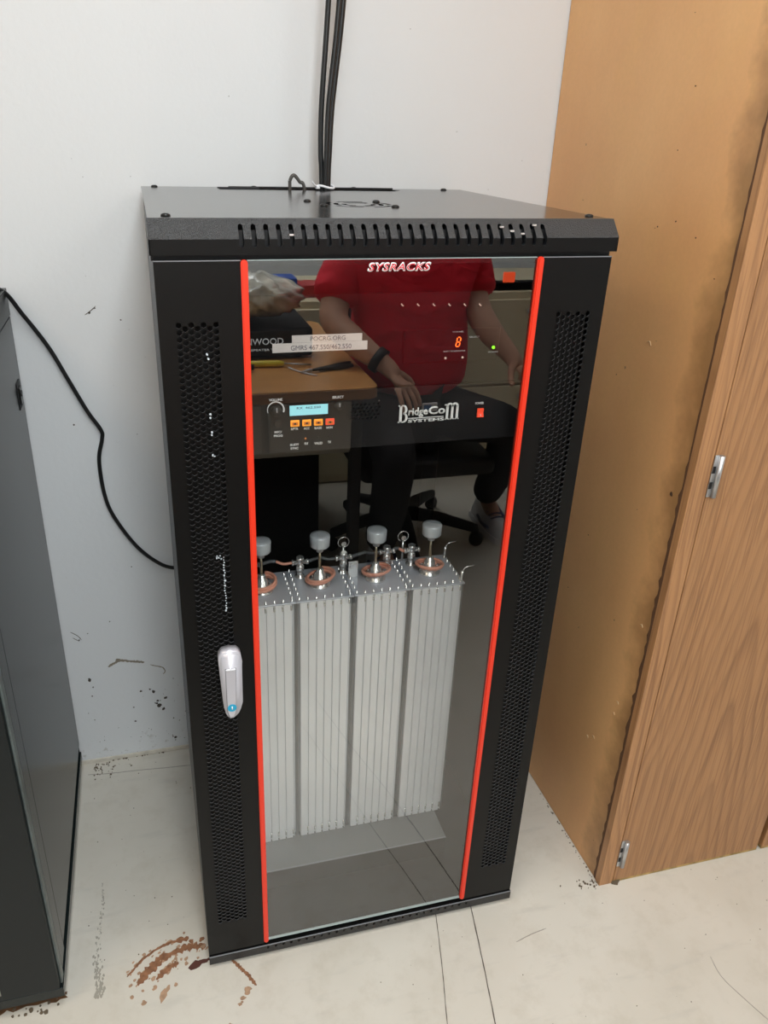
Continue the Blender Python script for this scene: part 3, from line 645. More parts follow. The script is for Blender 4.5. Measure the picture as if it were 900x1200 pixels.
b = new(); box(b, 0.1690, 0.2235, PY-0.0028, PY-0.0018, 1.0508, 1.0655); text('RX  462.550', 0.179, 0.213, 1.0600, 1.0632, PY-0.0028, mi=1, bm=b)
obj('lit_screen', b, ['lcd', 'lcd_ink'], scr, label='lit pale-blue liquid crystal screen', recalc=False)
def knob(x, z, r, nm, parent):
    q = new(); lathe(q, [(r, 0), (r*0.96, 0.009), (r*0.8, 0.0105), (r*0.2, 0.011)], frame_mat((x, PY-0.0005, z), (0, -1, 0)), 20); box(q, x-0.0006, x+0.0006, PY-0.0125, PY-0.0100, z, z+r*0.8, 0, 1); return obj(nm, q, ['rubber', 'grey_print'], parent)
knob(0.1497, 1.0600, 0.0078, 'volume_knob', br); knob(0.2384, 1.0630, 0.0062, 'select_knob', br)
b = new(); k = 18
P1 = [(0.1500+0.0123*math.cos(a), 1.0603+0.0123*math.sin(a)) for a in [math.radians(-20+220*i/k) for i in range(k+1)]]
P2 = [(0.1500+(0.0123-0.0010-0.0012*(1-i/k))*math.cos(a), 1.0603+(0.0123-0.0010-0.0012*(1-i/k))*math.sin(a)) for i, a in reversed(list(enumerate([math.radians(-20+220*i/k) for i in range(k+1)])))]
for i in range(k): prism(b, [P1[i], P1[i+1], P2[k-i-1], P2[k-i]], 'xz', PY-0.0012, PY-0.0006)
obj('dial_arc', b, 'white', br, label='white dial arc around the volume knob')
b = new(); lathe(b, [(0.0055, 0), (0.0055, 0.002), (0.0042, 0.0022)], frame_mat((0.1520, PY-0.0005, 1.0400), (0, -1, 0)), 18); obj('microphone_jack', b, 'rubber', br)
for i, s in enumerate(('RPTR', 'ACC', 'BASE', 'MON')):
    x = 0.1766+i*(0.2270-0.1766)/3; z = 1.0390-i*0.0002
    b = new(); box(b, x-0.0064, x+0.0064, PY-0.0024, PY-0.0004, z-0.0048, z+0.0048, 0.0009, seg=2)
    bt = obj('push_button', b, 'redbtn' if i == 3 else 'amber', br, label='lit orange-red button' if i == 3 else None)
    b = new(); box(b, x-0.0042, x+0.0042, PY-0.0030, PY-0.0022, z-0.0028, z+0.0020, 0.0004); obj('button_face', b, 'amber_in', bt)
    b = new(); box(b, x-0.0016, x+0.0014, PY-0.0034, PY-0.0029, z-0.0012, z+0.0012); obj('button_mark', b, 'seam', bt)
B_ = 0.03
for s, x, z, wd, hh_ in (('VOLUME', 0.1500, 1.0748, 0.0185, 0.0036), ('SELECT', 0.2384, 1.0738, 0.0165, 0.0036), ('MIC/', 0.1528, 1.0275, 0.0105, 0.0034), ('PROG', 0.1527, 1.0218, 0.0125, 0.0034),
                     ('RPTR', 0.1762, 1.0305, 0.0105, 0.0034), ('ACC', 0.1935, 1.0303, 0.0085, 0.0034), ('BASE', 0.2100, 1.0298, 0.0105, 0.0034), ('MON', 0.2265, 1.0294, 0.0088, 0.0034),
                     ('BUSY/', 0.1757, 1.0067, 0.0125, 0.0036), ('SYNC', 0.1757, 1.0012, 0.0112, 0.0036), ('RX', 0.1931, 1.0073, 0.0052, 0.0036), ('VALID', 0.2105, 1.0066, 0.0118, 0.0036), ('TX', 0.2268, 1.0073, 0.0052, 0.0036), ('POWER', 0.4545, 1.0525, 0.0135, 0.0036)):
    obj('lettering', text(s, x-wd/2, x+wd/2, z-hh_/2, z+hh_/2, PY-0.0006, bold=B_), 'white', br, recalc=False)
for i, (x, m_) in enumerate(((0.1735, 'panel'), (0.1918, 'amber_in'), (0.2100, 'panel'), (0.2262, 'panel'))):
    b = new(); lathe(b, [(0.0014, 0), (0.0010, 0.0016)], frame_mat((x, PY-0.0005, 1.0150), (0, -1, 0)), 10); obj('indicator_light', b, m_, br)
b = new(); lathe(b, [(0.0012, 0), (0.0008, 0.001)], frame_mat((0.2985, PY-0.0005, 1.0655), (0, -1, 0)), 8); obj('grille_screw', b, 'chrome', br)
# maker's logo: tall slab-serif B and M with small letters between
b = new()
def rect(x0, x1, z0, z1): prism(b, [(x0, z0), (x1, z0), (x1, z1), (x0, z1)], 'xz', PY-0.0011, PY-0.0006)
zb, zt = 1.0295, 1.0565
x = 0.3284; rect(x, x+0.0085, zb, zb+0.0018); rect(x, x+0.0085, zt-0.0018, zt); rect(x+0.0018, x+0.0058, zb, zt)
def bowl(x, z0, z1, wd):
    k = 10; cz_ = (z0+z1)/2; rz = (z1-z0)/2
    for i in range(k):
        a0 = -PI/2+PI*i/k; a1 = -PI/2+PI*(i+1)/k
        prism(b, [(x+wd*math.cos(a0), cz_+rz*math.sin(a0)), (x+wd*math.cos(a1), cz_+rz*math.sin(a1)), (x+(wd-.0036)*math.cos(a1), cz_+(rz-.0022)*math.sin(a1)), (x+(wd-.0036)*math.cos(a0), cz_+(rz-.0022)*math.sin(a0))], 'xz', PY-0.0011, PY-0.0006)
bowl(x+0.0080, zb, zb+0.0150, 0.0068); bowl(x+0.0078, zb+0.0128, zt, 0.0060)
xm = 0.4008; mz0, mz1 = 1.0300, 1.0550
for k_ in (0, 1, 2): rect(xm+0.0015+k_*0.0078, xm+0.0052+k_*0.0078, mz0, mz1-0.0040)
for k_ in (0, 1):
    xx = xm+0.0072+k_*0.0078
    for i in range(8):
        a0 = PI*i/8; a1 = PI*(i+1)/8
        prism(b, [(xx+.0057*math.cos(a0), mz1-.0052+.0062*math.sin(a0)), (xx+.0057*math.cos(a1), mz1-.0052+.0062*math.sin(a1)), (xx+.0022*math.cos(a1), mz1-.0052+.0036*math.sin(a1)), (xx+.0022*math.cos(a0), mz1-.0052+.0036*math.sin(a0))], 'xz', PY-0.0011, PY-0.0006)
for k_ in (0, 1, 2): rect(xm+0.0003+k_*0.0078, xm+0.0066+k_*0.0078, mz0, mz0+0.0016)
rect(xm-0.001, xm+0.004, mz1-0.0028, mz1-0.0012)
text('ridge', 0.3440, 0.3740, 1.0362, 1.0515, PY-0.0006, bold=0.028, bm=b)
text('Co', 0.3750, 0.4010, 1.0398, 1.0520, PY-0.0006, bold=0.028, bm=b)
rect(0.3440, 0.3990, 1.0350, 1.0361)
text('SYSTEMS', 0.3440, 0.4000, 1.0290, 1.0336, PY-0.0006, bold=0.03, bm=b)
obj('logo_lettering', b, 'white', br, label='white BridgeCom Systems logo', recalc=False)
b = new(); box(b, 0.4498, 0.4625, PY-0.0015, PY-0.0004, 1.0295, 1.0460, 0.0005); sw = obj('power_switch', b, 'panel', br)
b = new(); prism(b, [(PY-0.0016, 1.0310), (PY-0.0062, 1.0325), (PY-0.0035, 1.0385), (PY-0.0045, 1.0445), (PY-0.0016, 1.0450)], 'yz', 0.4515, 0.4608); box(b, 0.4555, 0.4566, PY-0.0055, PY-0.0030, 1.0335, 1.0365, 0, 1)
obj('rocker', b, ['redbtn', 'white'], sw, label='lit red rocker')
for x in (0.066, 0.534):
    for z in (1.008, 1.071):
        b = new(); lathe(b, [(0.004, 0), (0.0036, 0.0015), (0.001, 0.0022)], frame_mat((x, PY-0.0005, z), (0, -1, 0)), 12); obj('rack_screw', b, 'chrome', br)

# ------------------------------------------------------------------ shelf and cavity duplexer
sh = thing('rack_shelf', 'low grey metal shelf under the ribbed aluminium duplexer', 'shelf', (0.3, 0.25, 0.048))
b = new(); box(b, 0.0935, 0.4955, 0.101, 0.40, 0.0975, 0.100, 0.0004); box(b, 0.0935, 0.4955, 0.1005, 0.1025, 0.0990, 0.1006, 0, 1); obj('shelf_plate', b, ['plinth', 'edge'], sh)  # pale strip paints the lit front edge of the plate
b = new(); box(b, 0.0945, 0.4945, 0.1030, 0.1050, 0.049, 0.0975); obj('front_skirt', b, 'dark', sh)
for x in (0.0945, 0.4925):
    b = new(); box(b, x, x+0.002, 0.105, 0.398, 0.049, 0.0975); obj('side_skirt', b, 'dark', sh)

dup = thing('cavity_duplexer', 'silver ribbed aluminium cavity duplexer with four tuning knobs', 'radio filter', (0.3, 0.225, 0.1002))
DZ0, DZ1, DF, DB = 0.1004, 0.6640, 0.1720, 0.2800
edges = [0.0935, 0.1990, 0.3035, 0.4085, 0.5140]
def cavity_profile(x0, x1):
    """ribbed front outline in plan, then the back"""
    pts = [(x0, DF+0.012), (x0+0.0055, DF+0.012), (x0+0.0055, DF+0.001)]
    n = 6; a0, a1 = x0+0.007, x1-0.007; wd = (a1-a0)/n
    for i in range(n):
        xa = a0+wd*i
        pts += [(xa, DF), (xa+wd-0.0030, DF), (xa+wd-0.0026, DF+0.0050), (xa+wd-0.0006, DF+0.0050)]
    pts += [(x1-0.0055, DF+0.001), (x1-0.0055, DF+0.012), (x1, DF+0.012), (x1, DB), (x0, DB)]
    return pts
for ci in range(4):
    x0, x1 = edges[ci]+0.0004, edges[ci+1]-0.0004; xc = (x0+x1)/2; yc = 0.222
    b = new(); prism(b, cavity_profile(x0, x1), 'xy', DZ0, DZ1)
    cav = obj('cavity', b, 'alu', dup)
    b = new(); box(b, x0, x1, DF-0.0006, DB+0.0006, DZ1+0.0002, DZ1+0.0030, 0.0004); obj('top_plate', b, 'alu_top', cav)
    b = new(); box(b, x0-0.0010 if ci else x0, x0+0.0032, DF+0.004, DF+0.012, DZ0, DZ1, 0.0, 0); box(b, x1-0.0022, x1, DF+0.006, DF+0.012, DZ0, DZ1); obj('corner_channel', b, 'alu_dark', cav)
    zt0 = DZ1+0.0030
    # screws: a row along the front, a column down each side
    n = 6; wd = (x1-x0-0.012)/n
    spots = [(x0+0.006+wd*(i+0.95), DF+0.004) for i in range(n)] + [(x0+0.0055, DF+0.006+0.0165*k) for k in range(7)] + [(x1-0.0055, DF+0.012+0.0165*k) for k in range(6)]
    b = new()
    for (sx_, sy_) in spots: lathe(b, [(0.0026, 0), (0.0026, 0.0016), (0.0016, 0.0022), (0.0012, 0.0060), (0.0004, 0.0064)], Matrix.Translation((sx_, sy_, zt0)), 8)
    obj('cover_screws', b, 'chrome', cav, kind='stuff')
    b = new(); wg = (x1-x0-0.014)/6
    for k in range(6):
        for zz, hh2 in ((DZ1-0.007, 0.006), (DZ0+0.016, 0.007)):
            lathe(b, [(0.0010, 0), (0.0021, 0.0015), (0.0021, 2*hh2-0.0015), (0.0010, 2*hh2)], Matrix.Translation((x0+0.007+wg*(k+1)-0.0018, DF+0.0006, zz-hh2)), 8)
    obj('edge_pins', b, 'chrome', cav, kind='stuff')
    # flange, collar
    b = new(); lathe(b, [(0.0200, 0), (0.0200, 0.0030), (0.0175, 0.0045), (0.0165, 0.0110), (0.0110, 0.0115), (0.0100, 0.0240), (0.0070, 0.0250), (0.0065, 0.0330), (0.0035, 0.0345)], Matrix.Translation((xc, yc, zt0)), 24)
    for k in range(8):
        a = 2*PI*k/8; lathe(b, [(0.0020, 0), (0.0018, 0.0035)], Matrix.Translation((xc+0.0155*math.cos(a), yc+0.0155*math.sin(a), zt0+0.0108)), 6)
    obj('collar', b, 'chrome', cav)
    kx = xc-0.0005
    b = new(); cyl(b, (kx, yc, zt0+0.028), (kx, yc, 0.742), 0.0024, 10); obj('tuning_rod', b, 'brass', cav)
    b = new(); lathe(b, [(0.0062, -0.0125), (0.0062, -0.0045), (0.0085, -0.0035), (0.0160, -0.0020), (0.0175, 0.0), (0.0180, 0.0180), (0.0170, 0.0202), (0.0100, 0.0212), (0.001, 0.0214)], Matrix.Translation((kx, yc, 0.7485)), 32); obj('tuning_knob', b, 'knob', cav)
    # two-turn pink loop of coax around the collar
    b = new(); pts = []
    for i in range(34):
        a = 2*PI*2.1*i/33+0.6; rr_ = 0.0238+0.0022*math.sin(a*0.5+ci)
        pts.append((kx+0.001+rr_*math.cos(a), yc+rr_*0.95*math.sin(a), zt0+0.0125+0.0085*i/33+0.0035*math.sin(a+0.8+ci)))
    tube(b, pts, 0.0028, 8, 2); obj('coax_loop', b, 'copper', cav)
# tee connectors with their grey sleeves and pink tails
tees = [(0.1345, 0.262), (0.2215, 0.256), (0.3035, 0.256), (0.3890, 0.262), (0.4370, 0.258)]
z0 = DZ1+0.0030
for i, (x, y) in enumerate(tees):
    b = new(); lathe(b, [(0.0100, 0), (0.0100, 0.002), (0.0055, 0.003), (0.0055, 0.013), (0.0075, 0.014), (0.0075, 0.024), (0.0062, 0.025), (0.0062, 0.036), (0.0074, 0.037), (0.0070, 0.0415)], Matrix.Translation((x, y, z0)), 16)
    cyl(b, (x-0.013, y, z0+0.031), (x+0.013, y, z0+0.031), 0.0042, 12); cyl(b, (x-0.0155, y, z0+0.031), (x-0.0115, y, z0+0.031), 0.0056, 8); cyl(b, (x+0.0115, y, z0+0.031), (x+0.0155, y, z0+0.031), 0.0056, 8)
    obj('tee_connector', b, 'chrome', dup)
for a, c_ in ((0, 1), (1, 2), (2, 3), (3, 4)):
    xa, ya = tees[a]; xb, yb = tees[c_]; xm_ = (xa+xb)/2
    b = new(); L = xb-xa
    tube(b, [(xa+0.015, ya, z0+0.031), (xa+L*0.38, ya+0.002, z0+0.034), (xa+L*0.5, (ya+yb)/2+0.003, z0+0.034)], 0.0032, 8, 6, 0)
    tube(b, [(xa+L*0.5, (ya+yb)/2+0.003, z0+0.034), (xa+L*0.65, yb+0.001, z0+0.030), (xb-0.015, yb, z0+0.031)], 0.0027, 8, 6, 1 if a in (0, 3) else 0)
    obj('jumper_cable', b, ['coaxgrey', 'copper'], dup)
# angled bracket with bolts beside the middle tee
b = new(); box(b, 0.3075, 0.3255, 0.2330, 0.2350, z0, z0+0.034, 0.0006); box(b, 0.3075, 0.3255, 0.2350, 0.2500, z0, z0+0.002); box(b, 0.3100, 0.3230, 0.2312, 0.2330, z0+0.020, z0+0.030, 0.001)
obj('mounting_bracket', b, 'chrome', dup)
for (x, y) in ((0.1290, 0.276), (0.3080, 0.276), (0.4250, 0.276)):
    b = new()
    pts = [(x+0.0105*math.cos(a), y, z0+0.052+0.0105*math.sin(a)) for a in [2*PI*i/14-PI/2 for i in range(14)]]
    tube(b, pts, 0.0010, 6, 2); cyl(b, (x, y, z0), (x, y, z0+0.043), 0.0022, 8); lathe(b, [(0.005, 0), (0.005, 0.003)], frame_mat((x, y-0.002, z0+0.05), (0, -1, 0)), 10)
    obj('ring_terminal', b, 'chrome', dup)
for (x, y) in ((0.5085, 0.1760), (0.5105, 0.2700)):
    b = new(); cyl(b, (x, y, z0), (x, y, z0+0.024), 0.0028, 10); tube(b, [(x, y, z0+0.022), (x+0.006, y, z0+0.030), (x+0.022, y-0.001, z0+0.033)], 0.0014, 8, 6); obj('bent_post', b, 'chrome', dup)

# ------------------------------------------------------------------ cables
cab_b = []
for i, (lab, pts, r) in enumerate((
    ('black coax cable rising from cabinet top, left of the three', [(0.3150, 0.520, 1.10), (0.3150, 0.520, 1.3182), (0.3125, 0.520, 1.38), (0.3138, 0.520, 1.4559), (0.3240, 0.520, 1.6074), (0.34, 0.52, 1.90), (0.37, 0.52, 2.25), (0.39, 0.52, CEIL)], 0.0048),
    ('black coax cable rising from cabinet top, middle of the three', [(0.3205, 0.512, 1.10), (0.3205, 0.512, 1.3182), (0.3215, 0.512, 1.38), (0.3250, 0.513, 1.4559), (0.3410, 0.514, 1.6074), (0.36, 0.515, 1.90), (0.395, 0.51, 2.25), (0.42, 0.51, CEIL)], 0.0046),
    ('black coax cable rising from cabinet top, right of the three', [(0.3265, 0.521, 1.10), (0.3265, 0.521, 1.3182), (0.3285, 0.521, 1.38), (0.3330, 0.522, 1.4559), (0.3495, 0.522, 1.6074), (0.37, 0.522, 1.90), (0.405, 0.52, 2.25), (0.435, 0.52, CEIL)], 0.0052))):
    b = new(); tube(b, pts, r, 12, 10); tag(obj('coax_cable', b, 'cable'), lab, 'cable', 'coax cables rising from the cabinet top')
b = new(); tube(b, [(0.2560, 0.520, 1.20), (0.2565, 0.520, 1.3145), (0.2570, 0.520, 1.330), (0.2640, 0.520, 1.3385), (0.2740, 0.519, 1.328), (0.2830, 0.518, 1.3145), (0.292, 0.517, 1.22)], 0.0030, 10, 10)
tag(obj('loose_cable', b, mat('grey_cable', (0.06, 0.055, 0.05), 0.45)), 'thin dark cable looping out of the cabinet top cut-out', 'cable')
b = new()
ring = [(0.3205+0.0165*math.cos(a), 0.5185+0.0125*math.sin(a), 1.3200+0.0022*math.sin(a*2)) for a in [2*PI*i/20 for i in range(21)]]
tube(b, ring, 0.0022, 8, 2); tube(b, [(0.3055, 0.512, 1.320), (0.3000, 0.506, 1.323), (0.2940, 0.505, 1.329)], 0.0012, 6, 5); box(b, 0.302, 0.3095, 0.5080, 0.5140, 1.3165, 1.3225, 0.001)
tag(obj('cable_tie', b, 'wht'), 'white plastic cable tie around the three coax cables', 'cable tie')
b = new(); tube(b, [(-0.52, 0.36, 1.1480), (-0.44, 0.42, 1.1480), (-0.36, 0.48, 1.1480), (-0.30, 0.535, 1.1490), (-0.2570, 0.556, 1.1400), (-0.2300, 0.573, 1.0930), (-0.1950, 0.580, 1.0300), (-0.1677, 0.580, 0.9657), (-0.1400, 0.580, 0.9000), (-0.1190, 0.580, 0.8600), (-0.1190, 0.580, 0.8400), (-0.1295, 0.580, 0.7950), (-0.1270, 0.580, 0.7200), (-0.1130, 0.580, 0.6650), (-0.0743, 0.580, 0.5910), (-0.0300, 0.580, 0.5430), (0.0060, 0.581, 0.5260), (0.06, 0.581, 0.520)], 0.0040, 12, 10)
tag(obj('hanging_cable', b, 'cable'), 'black cable drooping along the wall between the two metal cabinets', 'cable')

# ------------------------------------------------------------------ grey-green equipment cabinet at left
lc = thing('equipment_cabinet', 'tall grey-green metal equipment cabinet at the left edge on casters', 'cabinet', (-0.56, 0.29, 0.0))
LX, LT = -0.252, 1.141
b = new(); box(b, -0.852, LX, 0.0, 0.578, LT-0.0015, LT, 0.0005); box(b, -0.852, LX, 0.0, 0.004, LT-0.052, LT-0.002); box(b, LX-0.002, LX, 0.0, 0.578, LT-0.048, LT-0.002); obj('top_cover', b, 'rackgreen', lc)
b = new(); box(b, LX-0.0016, LX-0.0004, 0.058, 0.575, 0.078, LT-0.051, 0.0004); obj('side_panel', b, 'rackgreen', lc)
b = new(); box(b, LX-0.004, LX-0.0018, 0.004, 0.576, 0.070, LT-0.048); obj('seam', b, 'seam', lc)
b = new(); box(b, LX-0.0016, LX-0.0004, 0.018, 0.0565, 0.066, LT-0.051, 0.0004); obj('side_rail', b, 'rackgreen', lc)
b = new(); box(b, LX-0.004, LX, -0.001, 0.0165, 0.052, LT-0.051, 0.0012); obj('corner_post', b, mat('pale_enamel_edge', (0.095, 0.115, 0.112), 0.34, noise=(30, 0.25, 4)), lc)  # post is paler than the panels beside it
b = new(); box(b, -0.852, -0.256, -0.012, 0.003, 0.055, LT-0.055, 0.001); dl = obj('door', b, 'rackgreen2', lc)
b = new(); box(b, -0.400, -0.348, -0.0135, -0.012, 0.070, 0.140, 0.0005); obj('kick_label', b, mat('dull_plate', (0.32, 0.31, 0.28), 0.5), dl, label='small dull plate low on the door')
b = new(); box(b, -0.852, LX+0.001, -0.010, 0.578, 0.030, 0.052, 0.001); obj('base_frame', b, 'rackgreen', lc)
b = new(); box(b, -0.852, -0.850, 0.003, 0.576, 0.05, LT-0.003); obj('side_panel', b, 'rackgreen', lc)
b = new(); box(b, -0.850, -0.254, 0.572, 0.576, 0.05, LT-0.003); obj('back_panel', b, 'rackgreen', lc)
b = new(); box(b, LX-0.001, LX+0.0012, 0.515, 0.553, 0.930, 0.980, 0.0006); lk = obj('side_latch', b, 'seam', lc)
b = new(); box(b, LX+0.0008, LX+0.004, 0.522, 0.545, 0.938, 0.970, 0.0012); lathe(b, [(0.006, 0), (0.006, 0.003)], frame_mat((LX+0.003, 0.531, 0.958), (1, 0, 0)), 14); obj('latch_lever', b, 'screw', lk)
for (x, y) in ((-0.30, 0.045), (-0.80, 0.045), (-0.30, 0.53), (-0.80, 0.53)):
    b = new(); box(b, x-0.018, x+0.018, y-0.018, y+0.018, 0.026, 0.030); cs = obj('caster', b, 'zinc', lc)
    b = new(); lathe(b, [(0.012, -0.009), (0.013, -0.006), (0.013, 0.006), (0.012, 0.009)], frame_mat((x, y, 0.0132), (1, 0, 0)), 18); obj('wheel', b, 'rubber', cs)
    for xf in (x-0.0125, x+0.0105): b = new(); box(b, xf, xf+0.002, y-0.010, y+0.010, 0.010, 0.027); obj('fork_arm', b, 'zinc', cs)

# ------------------------------------------------------------------ wooden cabinet at right
wc = thing('wooden_cabinet', 'tall brown cupboard with hardboard side and oak-grain doors at right', 'cabinet', (1.4, 0.3, 0.0))
X0 = 0.803; HT = 2.15
b = new(); box(b, X0, X0+0.016, 0.0075, WALL_Y-0.003, 0.002, HT); obj('side_panel', b, 'tan', wc, label='brown hardboard side panel')
b = new()
prev = None; ys_ = []
for i in range(140):
    z = 0.002+i*0.0125; j = 0.0045+0.0045*abs(math.sin(i*1.7)+0.6*math.sin(i*0.53))*random.uniform(0.3, 1); ys_.append((z, j*(1.0 if z < 0.9 else 0.6)))
for (z, j), (z2, j2) in zip(ys_, ys_[1:]): prism(b, [(0.0062, z), (0.0062+j, z), (0.0062+j2, z2), (0.0062, z2)], 'yz', X0-0.0007, X0)
obj('chipped_edge', b, mat('dark_chipped_edge', (0.11, 0.05, 0.022), 0.8), wc)
b = new(); box(b, X0-0.0009, X0+0.030, -0.0105, 0.0062, 0.0, HT, 0.0008); obj('front_stile', b, 'stile', wc)
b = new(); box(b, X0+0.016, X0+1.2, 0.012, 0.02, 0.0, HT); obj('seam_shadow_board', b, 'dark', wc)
for k, (xa, xb, mm) in enumerate(((X0+0.0315, 1.191, 'oak'), (1.204, 1.575, 'oak2'), (1.59, 1.98, 'oak'))):
    b = new(); box(b, xa, xb, -0.0105, 0.0070, 0.007, HT-0.01, 0.0010); dr = obj('door', b, mm, wc)
    b = new(); box(b, xa, xb, -0.0098, 0.0068, 0.0015, 0.0070); obj('raw_bottom_edge', b, 'rawedge', dr)
    if k == 0:
        pass
b = new(); box(b, X0, 2.0, 0.0075, WALL_Y-0.003, HT, HT+0.018); obj('top_panel', b, 'oak2', wc)
b = new(); box(b, 1.984, 2.0, 0.0075, WALL_Y-0.003, 0.0, HT); obj('side_panel', b, 'tan', wc)
b = new(); box(b, X0+0.016, 1.984, WALL_Y-0.006, WALL_Y-0.003, 0.0, HT); obj('back_panel', b, 'tan', wc)
for zc in (0.9313, 0.0869, 1.80):
    hh_ = 0.036
    b = new(); box(b, X0+0.0300, X0+0.0410, -0.0125, -0.0104, zc-hh_, zc+hh_, 0.0005)
    hg = obj('hinge', b, 'zinc', wc)
    b = new(); cyl(b, (X0+0.0405, -0.0150, zc-hh_), (X0+0.0405, -0.0150, zc+hh_), 0.0045, 14); obj('hinge_barrel', b, 'zinc', hg)
    b = new()
    for dz in (-0.6, 0.15): box(b, X0+0.0300, X0+0.0355, -0.0129, -0.0124, zc+dz*hh_, zc+dz*hh_+0.012)
    obj('hinge_notch', b, 'seam', hg)
# a nail hole, scuffs and splinters on the hardboard
b = new(); blob(b, (0.0317, 0.884), 0.0042, 'side', h=0.0008); blob(b, (0.523, 1.399-0.18), 0.003, 'side', h=0.0008)
for _ in range(26): blob(b, (random.uniform(0.02, 0.56), random.uniform(0.05, 1.7)), random.uniform(0.0005, 0.0014), 'side', h=0.0006)
obj('nail_marks', b, mat('nail_mark', (0.07, 0.035, 0.018), 0.8), wc, kind='stuff')
b = new()
for (y, z, L) in ((0.10, 0.30, .008), (0.12, 0.285, .007), (0.05, 0.43, .007), (0.055, 0.40, .006), (0.16, 1.10, .012), (0.03, 0.62, .008)):
    ribbon(b, [(y, z), (y+L*.4, z+L*.5), (y+L, z+L*.3)], 0.0012, 'side', h=0.001, k=4)
obj('wood_splinters', b, mat('pale_splinter', (0.62, 0.45, 0.26), 0.7), wc, kind='stuff')

# ------------------------------------------------------------------ the room behind the camera, seen in the glass: desk, chair, person
def skin(nodes, edges, sub=2, root=0):
    """nodes: (x, y, z, rx, ry)"""
    me = bpy.data.meshes.new('s'); me.from_pydata([n[:3] for n in nodes], edges, [])
    o = bpy.data.objects.new('s', me); COL.objects.link(o)
    m1 = o.modifiers.new('k', 'SKIN'); m1.use_smooth_shade = True
    m2 = o.modifiers.new('u', 'SUBSURF'); m2.levels = sub; m2.render_levels = sub
    if not me.skin_vertices: me.attributes.new('skin', 'FLOAT', 'POINT')
    for i, n in enumerate(nodes):
        me.skin_vertices[0].data[i].radius = (n[3], n[4]); me.skin_vertices[0].data[i].use_root = (i == root)
    dg = bpy.context.evaluated_depsgraph_get(); dg.update()
    r = bpy.data.meshes.new_from_object(o.evaluated_get(dg)); bpy.data.objects.remove(o); r.materials.clear(); return r
M['skin'] = mat('skin', (0.62, 0.36, 0.25), 0.5, noise=(30, 0.08)); M['shirt'] = mat('red_cotton', (0.80, 0.012, 0.035), 0.8); _n = M['shirt'].node_tree; _b = _n.nodes['Principled BSDF']; _g = N(_n, 'ShaderNodeNewGeometry'); addbump(_n, _b, noise(_n, _g.outputs['Position'], 7, 2, 0.5, sc=(1, 1, 1.8), dist=0.6), 0.7, 0.03); M['trousers'] = mat('dark_trousers', (0.010, 0.010, 0.013), 0.85)
M['hair'] = mat('brown_hair', (0.06, 0.035, 0.02), 0.6); M['eye'] = mat('eye_white', (0.8, 0.8, 0.78), 0.2); M['shoe'] = mat('white_shoe', (0.88, 0.90, 0.95), 0.6); M['shoe_blue'] = mat('navy_shoe_trim', (0.03, 0.05, 0.18), 0.6)
M['desk'] = mat('desk_wood', (0.58, 0.28, 0.09), 0.32, noise=(9, 0.15, 4)); M['deskedge'] = mat('desk_edge', (0.33, 0.15, 0.05), 0.3); M['greydesk'] = mat('grey_desk_front', (0.50, 0.47, 0.40), 0.6); M['chair'] = mat('chair_black', (0.010, 0.010, 0.011), 0.6)
M['shirt_dark'] = mat('dark_red_print', (0.22, 0.006, 0.015), 0.8)
per = thing('person', 'person in a red t-shirt seated with hands on knees, reflected in the glass door', 'person', (0.86, -1.62, 0.0))
HX = 0.835
arm_l = [(HX-0.205, -1.62, 1.045), (0.590, -1.60, 0.965), (0.560, -1.545, 0.875), (0.625, -1.47, 0.815), (0.700, -1.41, 0.765)]
arm_r = [(HX+0.205, -1.62, 1.045), (1.045, -1.60, 0.965), (1.045, -1.555, 0.900), (1.075, -1.49, 0.835), (1.125, -1.425, 0.775)]
nodes = []; edg = []
def add(p, r, par=None, r2=None):
    nodes.append((*p, r, r2 or r)); i = len(nodes)-1
    if par is not None: edg.append((par, i))
    return i
pel = add((0.86, -1.66, 0.56), 0.135, None, 0.115)
wai = add((0.855, -1.66, 0.70), 0.130, pel, 0.11); che = add((0.845, -1.65, 0.90), 0.120, wai, 0.085); ste = add((HX, -1.650, 1.03), 0.10, che, 0.060)
nk = add((HX, -1.625, 1.125), 0.052, ste); nk2 = add((HX, -1.615, 1.175), 0.052, nk); hd1 = add((HX, -1.598, 1.225), 0.070, nk2, 0.085); hd2 = add((HX, -1.605, 1.285), 0.080, hd1, 0.098); hd3 = add((HX, -1.612, 1.345), 0.066, hd2, 0.080)
def hand(wr, wpos, d, side, nrm):
    """palm, four unequal fingers and a thumb leaving the palm's side. d: finger direction, nrm: back of the hand"""
    d = Vector(d).normalized(); nrm = Vector(nrm); nrm = (nrm-d*nrm.dot(d)).normalized(); s = d.cross(nrm).normalized()*side; w0 = Vector(wpos)
    p1 = add(w0+d*0.035, 0.026, wr, 0.016); p2 = add(w0+d*0.075, 0.034, p1, 0.014)
    for k, (off, L) in enumerate(((-0.030, 0.062), (-0.010, 0.075), (0.010, 0.080), (0.029, 0.070))):
        a = add(w0+d*0.092+s*off, 0.0095, p2); b_ = add(w0+d*(0.092+L*0.45)+s*(off*1.25)-nrm*0.006, 0.0086, a); c_ = add(w0+d*(0.092+L*0.78)+s*(off*1.3)-nrm*0.020, 0.0078, b_); add(w0+d*(0.092+L*0.98)+s*(off*1.3)-nrm*0.034, 0.0065, c_)
    t1 = add(w0+d*0.045+s*0.034-nrm*0.006, 0.0125, p1); t2 = add(w0+d*0.072+s*0.055-nrm*0.014, 0.0105, t1); add(w0+d*0.098+s*0.062-nrm*0.022, 0.0085, t2)
